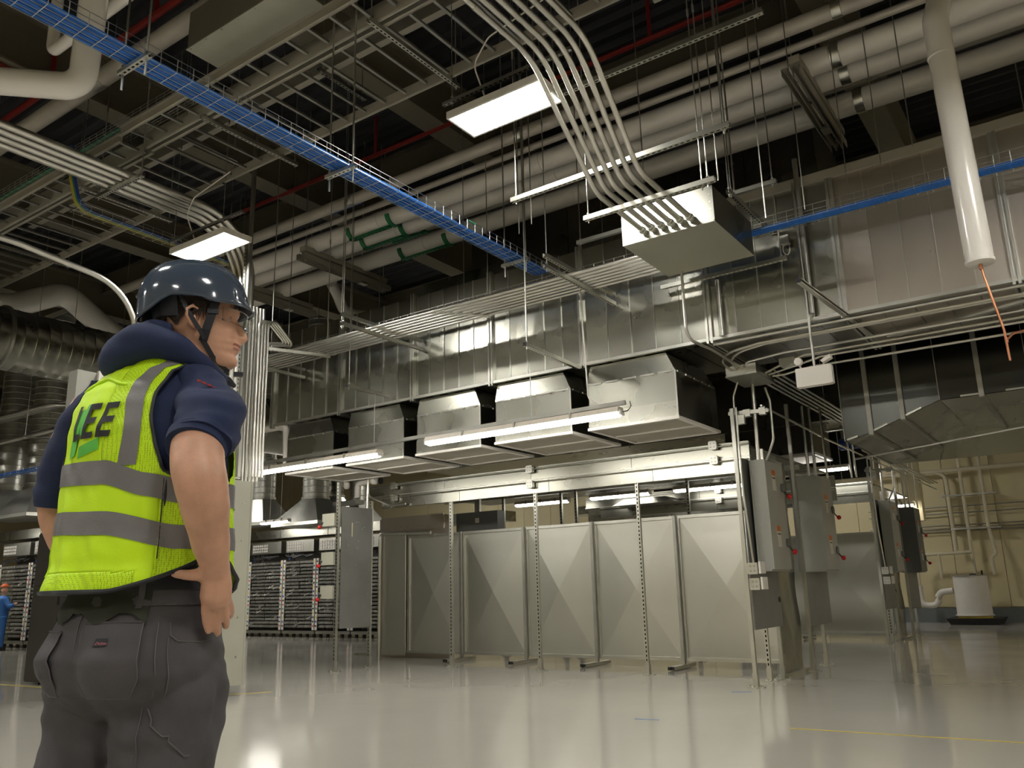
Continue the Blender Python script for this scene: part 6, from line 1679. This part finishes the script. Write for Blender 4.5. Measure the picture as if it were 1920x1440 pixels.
n0 = len(tr_.v); tr_.f += [tuple(reversed(range(120))), tuple(range(n0 - 120, n0))]
def leg(cu, cw, tw, seed, top, inn=0):
    T_ = [(.02 + .03, .060, .060), (.12, .064, .064), (.30, .078, .078), (.52, .090, .092), (.68, .105, .105), (.78, top, top * .98), (.86, top * 1.02, top * 1.0), (.90, top * .96, top * .9), (.95, top * .7, top * .6)]
    def fn(i, j):
        z = .085 + (.95 - .085) * j / 80; a, b = cat_(T_, z); th = 2 * PI * i / 60
        k = (z - .05) / .8
        p = body(cu + tw * (1 - k), cw, a, b, th, z)
        c = Vector((cu + tw * (1 - k), cw, z)); d = (p - c).normalized()
        f = noise.noise(Vector((th * 1.6 + seed, z * 9, seed))) * .012 + noise.noise(Vector((math.cos(th) * 2 + seed, math.sin(th) * 2 + z * 17, z * 24))) * .009
        return p + d * f
    m1 = MB().grid(fn, 60, 81, True)
    n1 = len(m1.v); m1.f += [tuple(reversed(range(60))), tuple(range(n1 - 60, n1))]
    return m1, fn
mb, legR = leg(.012, -.04, -.03, 3.1, .118); tr_.add(mb.v, mb.f)
mb, legL = leg(-.150, .075, .0, 8.7, .090); tr_.add(mb.v, mb.f)
tro = remeshed('trousers', tr_, .006, 'trousers', W, 7)
obj('waistband', PM(MB().grid(lambda i, j: hip(2 * PI * i / 100, 1.035 + .034 * j / 4, .004), 100, 5, True)), 'trousers', tro)
obj('shirt_tail', PM(MB().grid(lambda i, j: hip(R(-165 + 115 * i / 40), 1.012 - .012 * math.sin(i * .5) * (j == 0) + .075 * j / 8, .007), 41, 9)), 'shirt', W)
obj('belt', PM(MB().grid(lambda i, j: hip(2 * PI * i / 100, 1.066 + .05 * j / 4, .006), 100, 5, True)), 'ink', W)
def seam(pts, r_=.0014, m_='stitch', nm='seam'): return obj(nm, PM(MB().tube(pts, r_, 5)), m_, tro)
obj('belt_loop', PM(MB().grid(lambda i, j: hip(R(-60 + 4.5 * i / 3), 1.03 + .055 * j / 8, .010), 4, 9)), 'trousers', tro)
seam([hip(R(-42), 1.03 - .23 * k / 20, .002) for k in range(21)])
seam([hip(R(-98), 1.03 - .10 * k / 10, .002) for k in range(11)])
seam([hip(R(d), 1.036, .005) for d in range(-170, 20, 8)])
def pocket(d0, d1, z0, z1, cut=.03):
    mb = MB()
    def fn(i, j):
        a, b = i / 14, j / 14
        z = z0 + (z1 - z0) * b; d = d0 + (d1 - d0) * a
        if b < .25: d = d + ((d0 + d1) / 2 - d) * (.25 - b) * .9
        return hip(R(d), z, .004)
    mb.grid(fn, 15, 15); o = obj('back_pocket', PM(mb), 'trousers', tro)
    edge = [fn(0, j) for j in range(14, -1, -1)] + [fn(i, 0) for i in range(1, 15)] + [fn(14, j) for j in range(1, 15)]
    obj('pocket_stitch', PM(MB().tube(edge, .0016, 5)), 'stitch', o)
    obj('pocket_hem', PM(MB().tube([fn(i, 14) for i in range(15)], .0028, 6)), 'trousers', o)
    return o, fn
pk, fn1 = pocket(-92, -52, .855, 1.003)
pocket(-150, -112, .855, .985)
obj('pocket_tag', PM(MB().grid(lambda i, j: hip(R(-79 + 8 * i / 4), .957 + .016 * j / 4, .0065), 5, 5)), 'ink', pk)
def hiptext(s_, size, d0, z0, m_):
    cu = bpy.data.curves.new('t', 'FONT'); cu.body = s_; cu.size = size; cu.shear = .3; cu.resolution_u = 2
    tmp = bpy.data.objects.new('t', cu); C.objects.link(tmp); bpy.context.view_layer.update()
    me = bpy.data.meshes.new_from_object(tmp.evaluated_get(bpy.context.evaluated_depsgraph_get())); bpy.data.objects.remove(tmp)
    mb = MB(); mb.v = [hip(R(d0) + v.co.x / .17, z0 + v.co.y, .0078) for v in me.vertices]; mb.f = [tuple(p.vertices) for p in me.polygons]
    return obj('tag_letters', PM(mb), m_, pk, smooth=False)
hiptext('Dickies', .0075, -78.2, .961, 'pinkprint')
# right side: tool pocket line and side pocket
seam([hip(R(-34), 1.0, .003), hip(R(-33), .975, .004), hip(R(-28), .962, .005), hip(R(-10), .958, .005), hip(R(5), .96, .005)])
seam([hip(R(-34), .97 - .12 * k / 8, .002) for k in range(9)])
def lp2(th, z): 
    best = legR(int((th % (2 * PI)) / (2 * PI) * 60), int(max(0, min(80, (z - .085) / (.95 - .085) * 80)))); return best
seam([lp2(R(-74), .84 - .03 * k) + Vector((0, -.003, 0)) for k in range(9)])
seam([lp2(R(-70 + 4.6 * k), .835 - (.10 * (k / 10.) ** .8)) + Vector((0, -.003, 0)) for k in range(11)], .002)
# boots
for cu_, cw_ in ((-.018, -.04), (-.150, .075)):
    bo = MB()
    bo.tube([(cu_, cw_, .15), (cu_, cw_, .09), (cu_ + .01, cw_ + .015, .075), (cu_ + .045, cw_ + .06, .07), (cu_ + .07, cw_ + .10, .066)], [.055, .056, .05, .046, .03], 14)
    b_ = obj('boot', PM(bo), 'strapm', W)
    obj('boot_sole', PM(MB().bar((cu_ - .03, cw_ - .04, .058), (cu_ + .08, cw_ + .12, .058), .09, .02)), 'rubber', b_)

# ================================================================ far worker in blue coveralls
F_ = thing('person', 'far person in blue coveralls and orange cap at the left picture edge', 'person', (-20.4, 9.2, 0))
bx, by = -20.52, 9.25
M['coverall'] = mat('blue_coverall', (0.03, 0.14, 0.42), 0, .7)
fb_ = MB()
def lim(pts, n=12):
    return loftlimb(fb_, pts, n)
def far(name, limbs, m_, vox=.012):
    global fb_
    mb = MB()
    for l in limbs: loftlimb(mb, l, 12)
    me = bpy.data.meshes.new('tmp'); me.from_pydata(mb.v, [], mb.f)
    o = bpy.data.objects.new('tmp', me); C.objects.link(o)
    r_ = o.modifiers.new('r', 'REMESH'); r_.mode = 'VOXEL'; r_.voxel_size = vox
    s_ = o.modifiers.new('s', 'SMOOTH'); s_.iterations = 4
    bpy.context.view_layer.update()
    me2 = bpy.data.meshes.new_from_object(o.evaluated_get(bpy.context.evaluated_depsgraph_get())); bpy.data.objects.remove(o)
    me2.transform(Matrix.Translation(-wloc(F_))); me2.materials.clear(); me2.materials.append(M[m_])
    me2.polygons.foreach_set('use_smooth', [True] * len(me2.polygons))
    o = bpy.data.objects.new(name, me2); C.objects.link(o); o.parent = F_
    return o
Z = 1.42 / 1.75
T2 = lambda u, w_, z, r: (bx + u * Z, by + w_ * Z, z * Z, r * Z)
far('body', [[T2(0, 0, 1.42, .05), T2(0, 0, 1.50, .055), T2(.01, 0, 1.6, .085), T2(.01, 0, 1.70, .07)],
             [T2(.42, .1, 1.22, .035), T2(.48, .12, 1.24, .04), T2(.54, .12, 1.25, .03)],
             [T2(0, 0, .9, .08), T2(0, 0, 1.4, .08)], [T2(-.1, 0, .9, .06), T2(-.1, 0, .12, .04)], [T2(.1, 0, .9, .06), T2(.1, 0, .12, .04)]], 'skin')
far('coveralls', [[T2(0, 0, .85, .17), T2(0, 0, 1.1, .155), T2(0, 0, 1.35, .17), T2(0, 0, 1.46, .10)],
                  [T2(.12, 0, 1.38, .08), T2(.28, .05, 1.18, .068), T2(.45, .1, 1.22, .055)],
                  [T2(-.15, 0, 1.38, .08), T2(-.22, .1, 1.15, .065), T2(-.1, .25, 1.1, .05)],
                  [T2(-.1, 0, .9, .11), T2(-.11, 0, .5, .09), T2(-.11, 0, .1, .075)], [T2(.1, 0, .9, .11), T2(.11, 0, .5, .09), T2(.11, 0, .1, .075)]], 'coverall')
M['orangecap'] = mat('orange_cap', (.55, .10, .02), 0, .5)
hc = Vector(T2(.01, 0, 1.70, 0)[:3])
obj('cap', MB().grid(lambda i, j: hc + Vector((.085 * math.sin(PI / 2 * (j + .05) / 8) * math.cos(2 * PI * i / 16), .085 * math.sin(PI / 2 * (j + .05) / 8) * math.sin(2 * PI * i / 16), .075 * math.cos(PI / 2 * j / 8))), 16, 9, True), 'orangecap', F_)
obj('shoe', MB().box((bx - .16, by - .1, 0), (bx - .04, by + .1, .09)), 'black', F_)
obj('shoe', MB().box((bx + .02, by - .1, 0), (bx + .14, by + .1, .09)), 'black', F_)
solo('foam_mat', MB().box((-20.5, 8.3, 0), (-19.9, 8.75, .06)), mat('pink_foam', (.6, .25, .3), 0, .6), 'pink pad on the floor at the left edge by the racks', 'pad')
